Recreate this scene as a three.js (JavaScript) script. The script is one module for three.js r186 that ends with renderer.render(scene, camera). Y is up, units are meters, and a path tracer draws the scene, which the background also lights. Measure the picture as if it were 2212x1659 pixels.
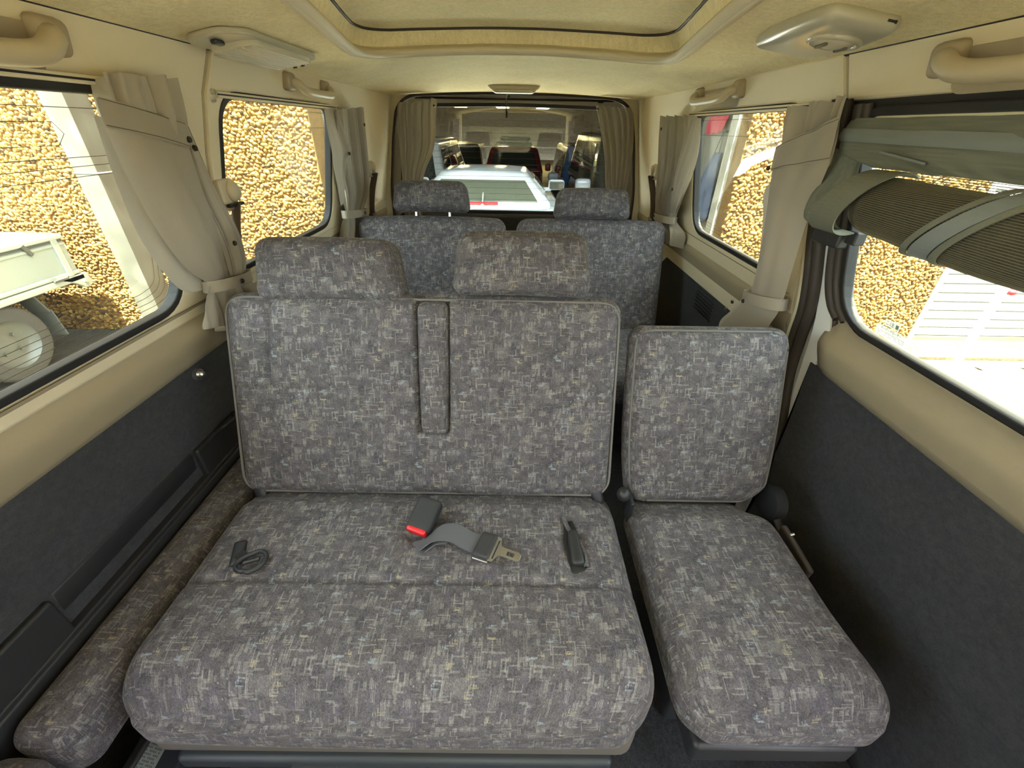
import * as THREE from 'three';
import { mergeGeometries } from 'three/addons/utils/BufferGeometryUtils.js';
import { RoundedBoxGeometry } from 'three/addons/geometries/RoundedBoxGeometry.js';

// ------------------------------------------------------------------ camera, sky, sun, exposure
const scene = new THREE.Scene();
const camera = new THREE.PerspectiveCamera(85.015, 2212 / 1659, 0.02, 200);
camera.position.set(0, 1.2, 0);
camera.rotation.order = 'YXZ';
camera.rotation.set(-0.54931, THREE.MathUtils.degToRad(-0.35), THREE.MathUtils.degToRad(1.1));
scene.background = new THREE.Color().setRGB(0.92, 1.0, 1.15);
const sun = new THREE.DirectionalLight(new THREE.Color().setRGB(1, 0.93, 0.8), 13.0);
sun.position.set(0.4, 17, 4.0);
sun.target.position.set(0, 0, -1);
sun.castShadow = true;
sun.shadow.mapSize.set(4096, 4096);
Object.assign(sun.shadow.camera, { left: -12, right: 12, top: 12, bottom: -12, near: 1, far: 50 });
scene.add(sun, sun.target);
const renderer = new THREE.WebGLRenderer({ antialias: true });
renderer.toneMapping = THREE.LinearToneMapping;
renderer.toneMappingExposure = 12.6;
renderer.shadowMap.enabled = true;

// ------------------------------------------------------------------ helpers
const V = (x, y, z) => new THREE.Vector3(x, y, z);
const lerp = (a, b, t) => a + (b - a) * t;
const clamp = (x, a, b) => Math.min(b, Math.max(a, x));
const sstep = (a, b, x) => { const t = clamp((x - a) / (b - a), 0, 1); return t * t * (3 - 2 * t); };
const gauss = (x, s) => Math.exp(-x * x / (2 * s * s));
function rngOf(seed) { let a = seed >>> 0; return () => { a = (a + 0x6D2B79F5) >>> 0; let t = a; t = Math.imul(t ^ (t >>> 15), t | 1); t ^= t + Math.imul(t ^ (t >>> 7), t | 61); return ((t ^ (t >>> 14)) >>> 0) / 4294967296; }; }
const names = new Map(), origin = new WeakMap();
function numbered(n) { const k = names.get(n) ?? 0; names.set(n, k + 1); return k ? `${n}_${String(k).padStart(3, '0')}` : n; }
function tag(o, label, category, group, kind) {
  if (label) o.userData.label = label;
  if (category) o.userData.category = category;
  if (group) o.userData.group = group;
  if (kind) o.userData.kind = kind;
  return o;
}
function thing(name, label, category, [x, y, z], group, kind) {
  const o = new THREE.Group(); o.name = numbered(name); o.position.set(x, y, z); scene.add(o);
  origin.set(o, V(x, y, z)); return tag(o, label, category, group, kind);
}
function part(name, geo, mat, parent, label) {
  const O = origin.get(parent); geo.translate(-O.x, -O.y, -O.z);
  const m = new THREE.Mesh(geo, mat); m.name = name; m.castShadow = m.receiveShadow = true;
  parent.add(m); origin.set(m, O); if (label) m.userData.label = label; return m;
}
function solo(name, geo, mat, label, category, group, kind) {
  geo.computeBoundingBox(); const b = geo.boundingBox;
  const O = V((b.min.x + b.max.x) / 2, b.min.y, (b.min.z + b.max.z) / 2);
  geo.translate(-O.x, -O.y, -O.z);
  const m = new THREE.Mesh(geo, mat); m.name = numbered(name); m.position.copy(O); m.castShadow = m.receiveShadow = true;
  scene.add(m); origin.set(m, O); return tag(m, label, category, group, kind);
}
function copyOf(src, [x, y, z], label) { const c = src.clone(); c.name = numbered(src.name.replace(/_\d{3}$/, '')); c.position.set(x, y, z); scene.add(c); if (label) { c.userData = { ...src.userData, label }; } return c; }
const merge = (a) => { const g = mergeGeometries(a.map((x) => { const y = x.index ? x.toNonIndexed() : x; for (const k of Object.keys(y.attributes)) if (!['position', 'normal', 'uv'].includes(k)) y.deleteAttribute(k); y.morphAttributes = {}; return y; })); if (!g) throw new Error('merge'); return g; };
function rbox(x, y, z, w, h, d, r = 0.004, rot) { const g = new RoundedBoxGeometry(w, h, d, 3, Math.min(r, w / 2.01, h / 2.01, d / 2.01)); if (rot) g.applyMatrix4(new THREE.Matrix4().makeRotationFromEuler(new THREE.Euler(...rot))); return g.translate(x, y, z); }
function cyl(a, b, r1, r2 = r1, n = 20, open = false) {
  const d = b.clone().sub(a), g = new THREE.CylinderGeometry(r2, r1, d.length(), n, 1, open);
  g.applyQuaternion(new THREE.Quaternion().setFromUnitVectors(V(0, 1, 0), d.clone().normalize()));
  return g.translate((a.x + b.x) / 2, (a.y + b.y) / 2, (a.z + b.z) / 2);
}
function tube(pts, r, n = 40, k = 8, closed = false, tension = 0.5) { return new THREE.TubeGeometry(new THREE.CatmullRomCurve3(pts, closed, 'catmullrom', tension), n, r, k, closed); }
// smooth normals across equal positions, uv kept
function smooth(g) {
  const p = g.attributes.position, ix = g.index ? g.index.array : null, n = ix ? ix.length : p.count, key = new Map(), id = new Int32Array(p.count);
  for (let i = 0; i < p.count; i++) { const k = `${Math.round(p.getX(i) * 2e5)},${Math.round(p.getY(i) * 2e5)},${Math.round(p.getZ(i) * 2e5)}`; let v = key.get(k); if (v === undefined) { v = key.size; key.set(k, v); } id[i] = v; }
  const acc = new Float32Array(key.size * 3), a = V(0, 0, 0), b = V(0, 0, 0), c = V(0, 0, 0);
  for (let t = 0; t < n; t += 3) {
    const [i, j, k] = ix ? [ix[t], ix[t + 1], ix[t + 2]] : [t, t + 1, t + 2];
    a.fromBufferAttribute(p, i); b.fromBufferAttribute(p, j); c.fromBufferAttribute(p, k); b.sub(a); c.sub(a); b.cross(c);
    for (const q of [i, j, k]) { acc[id[q] * 3] += b.x; acc[id[q] * 3 + 1] += b.y; acc[id[q] * 3 + 2] += b.z; }
  }
  const N = new Float32Array(p.count * 3);
  for (let i = 0; i < p.count; i++) { a.fromArray(acc, id[i] * 3).normalize(); a.toArray(N, i * 3); }
  g.setAttribute('normal', new THREE.BufferAttribute(N, 3)); return g;
}
// grid surface from f(u, v) -> Vector3; uv in metres by the caller or 0..1
function grid(f, nu, nv, uvf) {
  const P = [], U = [], I = [];
  for (let j = 0; j <= nv; j++) for (let i = 0; i <= nu; i++) { const p = f(i / nu, j / nv); P.push(p.x, p.y, p.z); const w = uvf ? uvf(i / nu, j / nv, p) : [i / nu, j / nv]; U.push(w[0], w[1]); }
  for (let j = 0; j < nv; j++) for (let i = 0; i < nu; i++) { const a = j * (nu + 1) + i, b = a + 1, c = a + nu + 1, d = c + 1; I.push(a, c, b, b, c, d); }
  const g = new THREE.BufferGeometry(); g.setAttribute('position', new THREE.Float32BufferAttribute(P, 3)); g.setAttribute('uv', new THREE.Float32BufferAttribute(U, 2)); g.setIndex(I); return smooth(g);
}
// closed rings of points joined into a skin with caps
function loft(rings, caps = true, flat = false) {
  const n = rings[0].length, P = [], U = [], I = [];
  rings.forEach((r, j) => r.forEach((p, i) => { P.push(p.x, p.y, p.z); U.push(i / n, j); }));
  for (let j = 0; j < rings.length - 1; j++) for (let i = 0; i < n; i++) { const a = j * n + i, b = j * n + (i + 1) % n, c = a + n, d = b + n; I.push(a, b, c, b, d, c); }
  if (caps) for (const [j, s] of [[0, 1], [rings.length - 1, -1]]) {
    const c = rings[j].reduce((q, p) => q.add(p), V(0, 0, 0)).multiplyScalar(1 / n); const at = P.length / 3; P.push(c.x, c.y, c.z); U.push(0, 0);
    const base = P.length / 3; rings[j].forEach((p) => { P.push(p.x, p.y, p.z); U.push(0, 0); });
    for (let i = 0; i < n; i++) s > 0 ? I.push(at, base + (i + 1) % n, base + i) : I.push(at, base + i, base + (i + 1) % n);
  }
  let g = new THREE.BufferGeometry(); g.setAttribute('position', new THREE.Float32BufferAttribute(P, 3)); g.setAttribute('uv', new THREE.Float32BufferAttribute(U, 2)); g.setIndex(I);
  if (flat) { g = g.toNonIndexed(); }
  g.computeVertexNormals(); return g;
}
// flat ribbon with thickness along points, side(i) gives the width direction
function ribbon(pts, widths, sides, t = 0.0015) {
  const rings = pts.map((p, i) => {
    const d = (pts[Math.min(i + 1, pts.length - 1)]).clone().sub(pts[Math.max(i - 1, 0)]).normalize(), s = (Array.isArray(sides) ? sides[i] : sides).clone().normalize(), n = d.clone().cross(s).normalize().multiplyScalar(t / 2), w = s.multiplyScalar((Array.isArray(widths) ? widths[i] : widths) / 2);
    return [p.clone().add(w).add(n), p.clone().sub(w).add(n), p.clone().sub(w).sub(n), p.clone().add(w).sub(n)];
  });
  return loft(rings, true, true);
}
const curvePts = (pts, n) => new THREE.CatmullRomCurve3(pts).getPoints(n);
// rounded polygon in 2d
function rpoly(pts, rad, k = 7) {
  const out = [], n = pts.length;
  for (let i = 0; i < n; i++) {
    const p = new THREE.Vector2(...pts[i]), a = new THREE.Vector2(...pts[(i + n - 1) % n]), b = new THREE.Vector2(...pts[(i + 1) % n]);
    const r = Array.isArray(rad) ? rad[i] : rad; if (!r) { out.push([p.x, p.y]); continue; }
    const da = a.sub(p), db = b.sub(p), la = Math.min(r, da.length() * 0.49), lb = Math.min(r, db.length() * 0.49);
    const s = p.clone().add(da.setLength(la)), e = p.clone().add(db.setLength(lb));
    for (let j = 0; j <= k; j++) { const t = j / k; out.push([(1 - t) ** 2 * s.x + 2 * t * (1 - t) * p.x + t * t * e.x, (1 - t) ** 2 * s.y + 2 * t * (1 - t) * p.y + t * t * e.y]); }
  }
  return out;
}
function offs(pts, d) { // outward for d > 0, any winding
  let A = 0; const n = pts.length; for (let i = 0; i < n; i++) { const [x, y] = pts[i], [u, v] = pts[(i + 1) % n]; A += x * v - u * y; }
  const s = A > 0 ? 1 : -1;
  return pts.map((p, i) => { const a = pts[(i + n - 1) % n], b = pts[(i + 1) % n]; let dx = b[0] - a[0], dy = b[1] - a[1]; const l = Math.hypot(dx, dy) || 1; return [p[0] + s * d * dy / l, p[1] - s * d * dx / l]; });
}
const v2 = (pts) => pts.map((p) => new THREE.Vector2(p[0], p[1]));
function extr(outline, holes, depth, bevel = 0, seg = 2) {
  const s = new THREE.Shape(v2(outline)); for (const h of holes) s.holes.push(new THREE.Path(v2(h)));
  return new THREE.ExtrudeGeometry(s, { depth: depth - 2 * bevel, bevelEnabled: bevel > 0, bevelThickness: bevel, bevelSize: bevel, bevelOffset: -bevel, bevelSegments: seg, curveSegments: 8 }).translate(0, 0, bevel);
}
function mapGeo(g, f, flip = false) { const p = g.attributes.position, q = V(0, 0, 0); for (let i = 0; i < p.count; i++) { q.fromBufferAttribute(p, i); f(q); p.setXYZ(i, q.x, q.y, q.z); } if (flip) { if (g.index) { const a = g.index.array; for (let i = 0; i < a.length; i += 3) { const t = a[i]; a[i] = a[i + 1]; a[i + 1] = t; } } else { const arr = ['position', 'uv'].map((k) => g.attributes[k]).filter(Boolean); for (const at of arr) for (let i = 0; i < at.count; i += 3) for (let c = 0; c < at.itemSize; c++) { const k = i * at.itemSize + c, t = at.array[k]; at.array[k] = at.array[k + at.itemSize]; at.array[k + at.itemSize] = t; } } } g.computeVertexNormals(); return g; }
// planar uv in metres
function uvBox(g, su = 1, sv = su, ou = 0, ov = 0) {
  const p = g.attributes.position, n = g.attributes.normal, U = new Float32Array(p.count * 2);
  for (let i = 0; i < p.count; i++) { const ax = Math.abs(n.getX(i)), ay = Math.abs(n.getY(i)), az = Math.abs(n.getZ(i)); let a, b; if (ax >= ay && ax >= az) { a = p.getZ(i); b = p.getY(i); } else if (ay >= az) { a = p.getX(i); b = p.getZ(i); } else { a = p.getX(i); b = p.getY(i); } U[2 * i] = a / su + ou; U[2 * i + 1] = b / sv + ov; }
  g.setAttribute('uv', new THREE.BufferAttribute(U, 2)); return g;
}
// upholstered block: rounded box on a fine mesh, bent by f(p, q) with q the place in the block before bending
const TILE_U = 0.33, TILE_V = 0.265;
function soft(w, h, d, r, step, f, ou = 0, ov = 0) {
  const seg = (x) => Math.max(4, Math.round(x / step)), g = new THREE.BoxGeometry(w, h, d, seg(w), seg(h), seg(d));
  const p = g.attributes.position, n = g.attributes.normal, U = g.attributes.uv, q = V(0, 0, 0), i0 = V(0, 0, 0), H = V(w / 2 - r, h / 2 - r, d / 2 - r);
  for (let i = 0; i < p.count; i++) {
    q.fromBufferAttribute(p, i); const nx = Math.abs(n.getX(i)), ny = Math.abs(n.getY(i));
    if (nx > 0.5) U.setXY(i, (q.z + w / 2) / TILE_U + ou, q.y / TILE_V + ov); else if (ny > 0.5) U.setXY(i, q.x / TILE_U + ou, (-q.z + d / 2 + h / 2) / TILE_V + ov); else U.setXY(i, q.x / TILE_U + ou, q.y / TILE_V + ov);
    const o = q.clone(); i0.set(clamp(q.x, -H.x, H.x), clamp(q.y, -H.y, H.y), clamp(q.z, -H.z, H.z)); q.sub(i0);
    if (q.lengthSq() > 1e-12) q.setLength(r); q.add(i0); if (f) f(q, o); p.setXYZ(i, q.x, q.y, q.z);
  }
  return smooth(g);
}
const place = (g, pos, rot = [0, 0, 0], order = 'XYZ') => g.applyMatrix4(new THREE.Matrix4().makeRotationFromEuler(new THREE.Euler(rot[0], rot[1], rot[2], order))).translate(...pos);

// ------------------------------------------------------------------ textures
function dataTex(w, h, f, srgb = true, rep) {
  const a = new Uint8Array(w * h * 4); for (let y = 0; y < h; y++) for (let x = 0; x < w; x++) { const c = f(x, y), k = (y * w + x) * 4; a[k] = clamp(c[0], 0, 255); a[k + 1] = clamp(c[1], 0, 255); a[k + 2] = clamp(c[2], 0, 255); a[k + 3] = 255; }
  const t = new THREE.DataTexture(a, w, h); t.wrapS = t.wrapT = THREE.RepeatWrapping; t.magFilter = THREE.LinearFilter; t.minFilter = THREE.LinearMipmapLinearFilter; t.generateMipmaps = true; if (srgb) t.colorSpace = THREE.SRGBColorSpace; if (rep) t.repeat.set(rep[0], rep[1]); t.needsUpdate = true; return t;
}
function tileNoise(size, cells, seed) { const r = rngOf(seed), G = Array.from({ length: cells * cells }, r); return (x, y) => { const u = x / size * cells, v = y / size * cells, i = Math.floor(u), j = Math.floor(v), a = u - i, b = v - j, s = a * a * (3 - 2 * a), t = b * b * (3 - 2 * b), q = (m, k) => G[((k % cells + cells) % cells) * cells + ((m % cells) + cells) % cells]; return lerp(lerp(q(i, j), q(i + 1, j), s), lerp(q(i, j + 1), q(i + 1, j + 1), s), t); }; }
function fabricTexture() { // velour with woven rectilinear strokes in pale grey, sand and ice blue
  const W = 1024, H = 832, r = rngOf(71), C = new Float32Array(W * H * 3), n1 = tileNoise(1024, 24, 5), n2 = tileNoise(1024, 128, 6), n3 = tileNoise(1024, 300, 7);
  for (let y = 0; y < H; y++) for (let x = 0; x < W; x++) { const k = (y * W + x) * 3, m = (n1(x, y * 1024 / H) - 0.5) * 16; C[k] = 86 + m; C[k + 1] = 82 + m; C[k + 2] = 85 + m; }
  const rect = (x, y, w, h, c, a) => { for (let j = Math.round(y); j < y + h; j++) for (let i = Math.round(x); i < x + w; i++) { const k = ((((j % H) + H) % H) * W + (((i % W) + W) % W)) * 3, e = a * (0.7 + 0.5 * r()); for (let q = 0; q < 3; q++) C[k + q] = lerp(C[k + q], c[q], Math.min(1, e)); } };
  const pale = [141, 136, 133], mid = [114, 110, 110], dark = [70, 68, 74], sand = [154, 145, 122], ice = [138, 148, 156], plum = [92, 87, 96];
  for (let i = 0; i < 190; i++) rect(r() * W, r() * H, 24 + r() * 70, 24 + r() * 60, [dark, plum, mid, dark][Math.floor(r() * 4)], 0.42);
  for (let i = 0; i < 150; i++) { const x = r() * W, y = r() * H, c = r() < 0.7 ? mid : pale, v = r() < 0.6, m = 2 + Math.floor(r() * 4), l = 25 + r() * 55; for (let k = 0; k < m; k++) v ? rect(x + k * (7 + r() * 5), y + r() * 10, 3 + r() * 3, l, c, 0.55) : rect(x + r() * 10, y + k * (7 + r() * 4), l, 3 + r() * 3, c, 0.5); }
  for (let i = 0; i < 120; i++) { const x = r() * W, y = r() * H, c = r() < 0.6 ? pale : mid, a = 22 + r() * 60, b = 22 + r() * 60, t = 5 + r() * 5, s = r() < 0.5; rect(x, y, a, t, c, 0.6); rect(s ? x : x + a - t, r() < 0.5 ? y : y - b, t, b, c, 0.6); if (r() < 0.3) rect(s ? x - a * 0.4 : x + a, y + (r() < 0.5 ? b : -b) * 0.3, a * 0.5, t, c, 0.5); }
  for (let i = 0; i < 70; i++) { const x = r() * W, y = r() * H; rect(x, y, 14 + r() * 14, 20 + r() * 24, pale, 0.5); if (r() < 0.6) rect(x + 32, y + r() * 8, 12 + r() * 10, 20 + r() * 20, pale, 0.5); }
  for (const [c, m] of [[sand, 17], [ice, 17]]) for (let i = 0; i < m; i++) { let x = r() * W, y = r() * H; for (let k = 0; k < 6; k++) { const h = r() < 0.6; h ? rect(x, y, 14 + r() * 26, 4 + r() * 3, c, 0.62) : rect(x, y, 5, 12 + r() * 18, c, 0.58); x += (r() - 0.4) * 26; y += (r() - 0.3) * 16; } }
  for (let i = 0; i < 60; i++) { const x = r() * W, y = r() * H; rect(x, y, 7, 7, pale, 0.8); }
  return dataTex(W, H, (x, y) => { const k = (y * W + x) * 3, s = (r() - 0.5) * 26 + (n2(x, y) - 0.5) * 14 + (n3(x + y * 0.5, y) - 0.5) * 34 + ((x & 3) < 2 ? 3 : -3); return [C[k] + s, C[k + 1] + s, C[k + 2] + s]; });
}
const grainNoise = (() => { const r = rngOf(8), n = tileNoise(512, 64, 9), m = tileNoise(512, 200, 12); return dataTex(512, 512, (x, y) => { const v = 90 + n(x, y) * 60 + m(x, y) * 70 + r() * 35; return [v, v, v]; }, false); })();
const withRep = (t, a, b) => { const c = t.clone(); c.repeat.set(a, b); c.needsUpdate = true; return c; };
function mottled(base, spread, seed, cells = 40, fine = 14) { const n = tileNoise(512, cells, seed), m = tileNoise(512, 9, seed + 1), r = rngOf(seed + 2); return dataTex(512, 512, (x, y) => { const v = (n(x, y) - 0.5) * spread + (m(x, y) - 0.5) * spread * 0.6 + (r() - 0.5) * fine; return [base[0] + v, base[1] + v, base[2] + v * 0.9]; }); }

// ------------------------------------------------------------------ materials
const std = (o) => new THREE.MeshStandardMaterial({ roughness: 0.6, ...o }), phy = (o) => new THREE.MeshPhysicalMaterial({ roughness: 0.6, ...o });
const hex = (h) => new THREE.Color(h);
const fabMap = fabricTexture();
const M = {
  fabric: phy({ map: fabMap, roughness: 0.95, sheen: 0.8, sheenRoughness: 0.4, sheenColor: hex('#a8a29b'), bumpMap: withRep(grainNoise, 3, 2.4), bumpScale: 0.0006 }),
  beige: std({ color: hex('#dccfb0'), roughness: 0.55, bumpMap: withRep(grainNoise, 6, 6), bumpScale: 0.0003 }),
  sill: std({ color: hex('#a2957a'), roughness: 0.5, bumpMap: withRep(grainNoise, 6, 6), bumpScale: 0.0003 }),  // darker copy of the beige trim; the dimmer light down here is in the colour
  header: std({ map: mottled([240, 224, 180], 14, 21, 90, 22), roughness: 0.95, bumpMap: withRep(grainNoise, 3, 3), bumpScale: 0.0012 }),
  valance: std({ color: hex('#635c54'), roughness: 0.85 }),
  dark: std({ map: mottled([56, 57, 60], 10, 31, 120, 12), roughness: 0.9, bumpMap: withRep(grainNoise, 1.5, 8), bumpScale: 0.0012 }),
  carpet: std({ map: mottled([48, 48, 50], 14, 41, 150, 24), roughness: 1, bumpMap: withRep(grainNoise, 8, 8), bumpScale: 0.003 }),
  black: std({ color: hex('#2b2b2d'), roughness: 0.45 }),
  rubber: std({ color: hex('#201f1e'), roughness: 0.65 }),
  brownRubber: std({ color: hex('#3a322b'), roughness: 0.6 }),
  white: phy({ color: hex('#e4e4de'), roughness: 0.3, clearcoat: 0.5, clearcoatRoughness: 0.1 }),
  glass: phy({ color: hex('#dfe4dc'), transmission: 1, thickness: 0, roughness: 0, ior: 1.45 }),
  wire: std({ color: hex('#4a3a24'), roughness: 0.6 }),
  curtain: phy({ color: hex('#a89f8f'), roughness: 0.9, transmission: 0.12, thickness: 0, side: THREE.DoubleSide, sheen: 0.3, sheenRoughness: 0.5, sheenColor: hex('#c9c2b4'), bumpMap: withRep(grainNoise, 1, 1), bumpScale: 0.0003 }),
  piping: std({ color: hex('#726e6b'), roughness: 0.9 }),
  web: std({ color: hex('#5c5c62'), roughness: 0.8 }),
  webBrown: std({ color: hex('#75685a'), roughness: 0.85 }),
  chrome: std({ color: hex('#e9e8e6'), roughness: 0.28, metalness: 1 }),
  red: std({ color: hex('#d8222a'), roughness: 0.35 }),
  lens: phy({ color: hex('#e6dec6'), roughness: 0.25, transmission: 0.25, thickness: 0 }),
  pod: phy({ color: hex('#b8b3a0'), roughness: 0.3, clearcoat: 0.5, clearcoatRoughness: 0.15 }),
  handle: std({ color: hex('#bfb193'), roughness: 0.4 }),
  tent: std({ map: mottled([112, 114, 100], 14, 61, 30, 8), roughness: 0.75, side: THREE.DoubleSide }),
  tentZip: std({ color: hex('#7c8280'), roughness: 0.7 }),
  mesh: std({ map: mottled([66, 63, 50], 10, 62, 120, 18), roughness: 0.85 }),
  wall: std({ map: mottled([104, 78, 36], 30, 51, 120, 26), roughness: 0.95 }),
  pebble: std({ color: 0xffffff, roughness: 0.8 }),
  steel: std({ map: mottled([84, 82, 74], 16, 52, 12, 8), roughness: 0.55 }),
  slat: std({ color: hex('#a3a29a'), roughness: 0.5 }),
  kerb: std({ map: mottled([82, 72, 46], 26, 53, 60, 20), roughness: 0.95 }),
  asphalt: std({ map: mottled([60, 57, 48], 18, 54, 200, 34), roughness: 1 }),
  garage: std({ map: mottled([92, 84, 72], 16, 55, 20, 8), roughness: 0.95 }),
  garageGrey: std({ map: mottled([150, 146, 132], 14, 56, 20, 8), roughness: 0.9 }),
  truck: phy({ color: hex('#a2a698'), roughness: 0.35, clearcoat: 0.4 }),
  tyre: std({ color: hex('#4a4640'), roughness: 0.9 }),
  rim: std({ color: hex('#6a6962'), roughness: 0.4, metalness: 0.3 }),
  under: std({ color: hex('#55554f'), roughness: 0.9 }),
};

// ------------------------------------------------------------------ the van's shell
// side walls lean inwards above the belt line; x of the inner surface at height y
const xw = (y) => y >= 0.7 ? 0.77 - 0.19 * (y - 0.7) : 0.77 + 0.1 * (0.7 - y);
const wp = (s, y, z, off = 0) => V(s * (xw(y) - off), y, z);
const yc = (x, z) => 1.332 + 0.065 * (1 - (x / 0.655) ** 2) * (1 - 0.62 * sstep(-1.95, -2.66, z));
// slab on a side wall: outline and holes as [z, y]; from `out` metres outside the inner surface to `inn` metres inside it
function side(s, outline, holes, out, inn, bevel = 0, mat = 'm') {
  const g = extr(outline, holes, out + inn, bevel);
  mapGeo(g, (q) => { const z = q.x, y = q.y; q.set(s * (xw(y) + out - q.z), y, z); }, s > 0);
  return uvBox(g);
}
const WIN = {
  lf: rpoly([[-0.93, 1.24], [-0.905, 0.846], [-0.02, 0.846], [-0.05, 1.24]], [0.05, 0.08, 0.08, 0.06]),
  lr: rpoly([[-1.815, 1.25], [-1.80, 0.857], [-1.085, 0.857], [-1.14, 1.252]], [0.05, 0.09, 0.08, 0.07]),
  rr: rpoly([[-1.815, 1.25], [-1.80, 0.857], [-1.10, 0.857], [-1.14, 1.252]], [0.05, 0.09, 0.08, 0.07]),
  rf: rpoly([[-0.945, 1.235], [-0.895, 0.84], [-0.02, 0.84], [-0.05, 1.235]], [0.03, 0.10, 0.08, 0.06]),
  fd: rpoly([[0.12, 1.27], [0.10, 0.06], [1.18, 0.06], [1.18, 0.92], [0.74, 1.27]], 0.05),  // front-door openings left without doors, added to brighten the cabin
};
const ZF = 1.25, ZR = -2.66;
const wallL = thing('wall_left', 'beige trimmed left side wall of the van', 'wall', [-0.77, 0, -0.7], null, 'structure');
const wallR = thing('wall_right', 'beige trimmed right side wall of the van with sliding door', 'wall', [0.77, 0, -0.7], null, 'structure');
const gap = 0.009;
part('front_trim_panel', side(-1, [[-1.125, 1.336], [-1.083, 1.25], [-1.066, 1.14], [-1.06, 0.8], [0.06, 0.8], [0.06, 0.02], [ZF, 0.02], [ZF, 1.0], [0.75, 1.336]], [offs(WIN.lf, gap), offs(WIN.fd, gap)], 0.02, 0, 0.006), M.beige, wallL);
part('rear_trim_panel', side(-1, [[-1.135, 1.336], [ZR, 1.336], [ZR, 0.8], [-1.068, 0.8], [-1.074, 1.14], [-1.092, 1.25]], [offs(WIN.lr, gap)], 0.02, 0.004, 0.006), M.beige, wallL);
part('rear_trim_panel', side(1, [[-1.047, 1.336], [ZR, 1.336], [ZR, 0.66], [-1.055, 0.66], [-1.05, 1.0], [-1.03, 1.2], [-1.02, 1.26]], [offs(WIN.rr, gap)], 0.02, 0.003, 0.006), M.beige, wallR);
part('door_header_trim', side(1, [[-1.038, 1.336], [-1.012, 1.256], [0.06, 1.256], [0.06, 0.02], [ZF, 0.02], [ZF, 1.0], [0.75, 1.336]], [offs(WIN.fd, gap)], 0.02, 0, 0.006), M.beige, wallR);
// outer skins keep the daylight out except through the panes and the added front-door openings
for (const [s, w, hs] of [[-1, wallL, [WIN.lf, WIN.lr, WIN.fd]], [1, wallR, [WIN.rf, WIN.rr, WIN.fd]]]) {
  part('outer_skin', side(s, [[ZR - 0.06, 1.4], [ZR - 0.06, -0.12], [ZF, -0.12], [ZF, 1.0], [0.75, 1.4]], hs.map((h) => offs(h, 0.03)), 0.03, -0.024, 0), M.white, w);
}
// sill mouldings: profile [y, x]
const sillProfile = [[0.834, 0.7405], [0.832, 0.741], [0.828, 0.744], [0.818, 0.7505], [0.8, 0.753], [0.786, 0.748], [0.775, 0.745], [0.762, 0.7445], [0.74, 0.752], [0.712, 0.764], [0.694, 0.772], [0.694, 0.788], [0.80, 0.765]];
function alongZ(s, prof, z0, z1, n = 1, shape) { // prof [y, x]
  const rings = []; for (let k = 0; k <= n; k++) { const z = lerp(z0, z1, k / n); rings.push(prof.map(([y, x]) => { const p = V(s * x, y, z); if (shape) shape(p, k / n); return p; })); }
  const g = loft(rings, true); return uvBox(s > 0 ? smooth(g) : smooth(g));
}
function creased(g) { return g; }
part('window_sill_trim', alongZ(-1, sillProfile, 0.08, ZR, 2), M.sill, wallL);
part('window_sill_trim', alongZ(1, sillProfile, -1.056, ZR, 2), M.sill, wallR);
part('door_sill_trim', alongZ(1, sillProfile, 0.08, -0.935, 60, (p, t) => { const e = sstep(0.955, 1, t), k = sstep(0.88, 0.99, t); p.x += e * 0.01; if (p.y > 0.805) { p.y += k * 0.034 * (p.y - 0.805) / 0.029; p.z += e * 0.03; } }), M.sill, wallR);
// dark lower panels
const lowL = [[0.696, 0.774], [0.56, 0.79], [0.5, 0.797], [0.49, 0.80], [0.05, 0.80], [0, 0.80], [0, 0.82], [0.696, 0.79]];
const lowR = [[0.696, 0.775], [0.5, 0.788], [0.40, 0.79], [0.385, 0.786], [0.375, 0.792], [0.35, 0.795], [0.2, 0.792], [0.03, 0.775], [0, 0.77], [0, 0.82], [0.696, 0.79]];
part('lower_trim_panel', alongZ(-1, lowL, 0.08, ZR, 1), M.dark, wallL);
part('lower_trim_panel', alongZ(1, lowR, 0.08, -0.955, 12, (p, t) => { }), M.dark, wallR);
part('lower_trim_panel', alongZ(1, lowR, -1.06, ZR, 1), M.dark, wallR);
part('panel_vent', merge([0, 1, 2, 3, 4, 5, 6].map((i) => rbox(0.778, 0.645 - i * 0.014, -1.62, 0.006, 0.006, 0.16, 0.002, [0, 0, 0.05]))), M.black, wallR);
part('coat_hook', merge([cyl(wp(-1, 0.666, -0.896, -0.01), wp(-1, 0.666, -0.896, 0.006), 0.016, 0.014, 24), new THREE.SphereGeometry(0.009, 16, 10).translate(-0.765, 0.666, -0.896)]), M.chrome, wallL, 'round chrome knob');
// left ledge: black tray beneath the dark panel
part('ledge_tray', merge([
  alongZ(-1, [[0.492, 0.802], [0.488, 0.793], [0.44, 0.80], [0.425, 0.82], [0.30, 0.82], [0.30, 0.84], [0.492, 0.84]], -0.43, -0.80, 1),
  alongZ(-1, [[0.395, 0.778], [0.40, 0.782], [0.40, 0.788], [0.395, 0.792], [0.3, 0.792], [0.3, 0.778]], 0.2, -1.0, 1),
  rbox(-0.806, 0.44, 0.0, 0.04, 0.1, 0.84, 0.006), rbox(-0.806, 0.44, -0.9, 0.04, 0.1, 0.18, 0.006), rbox(-0.797, 0.36, -0.4, 0.03, 0.1, 1.2, 0.004),
  rbox(-0.79, 0.452, -0.2, 0.006, 0.006, 0.36, 0.002),
]), M.black, wallL);
part('cup_holder', new THREE.TorusGeometry(0.036, 0.004, 10, 32).rotateX(Math.PI / 2).rotateZ(0.5).translate(-0.79, 0.488, -0.93), M.black, wallL);
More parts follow.
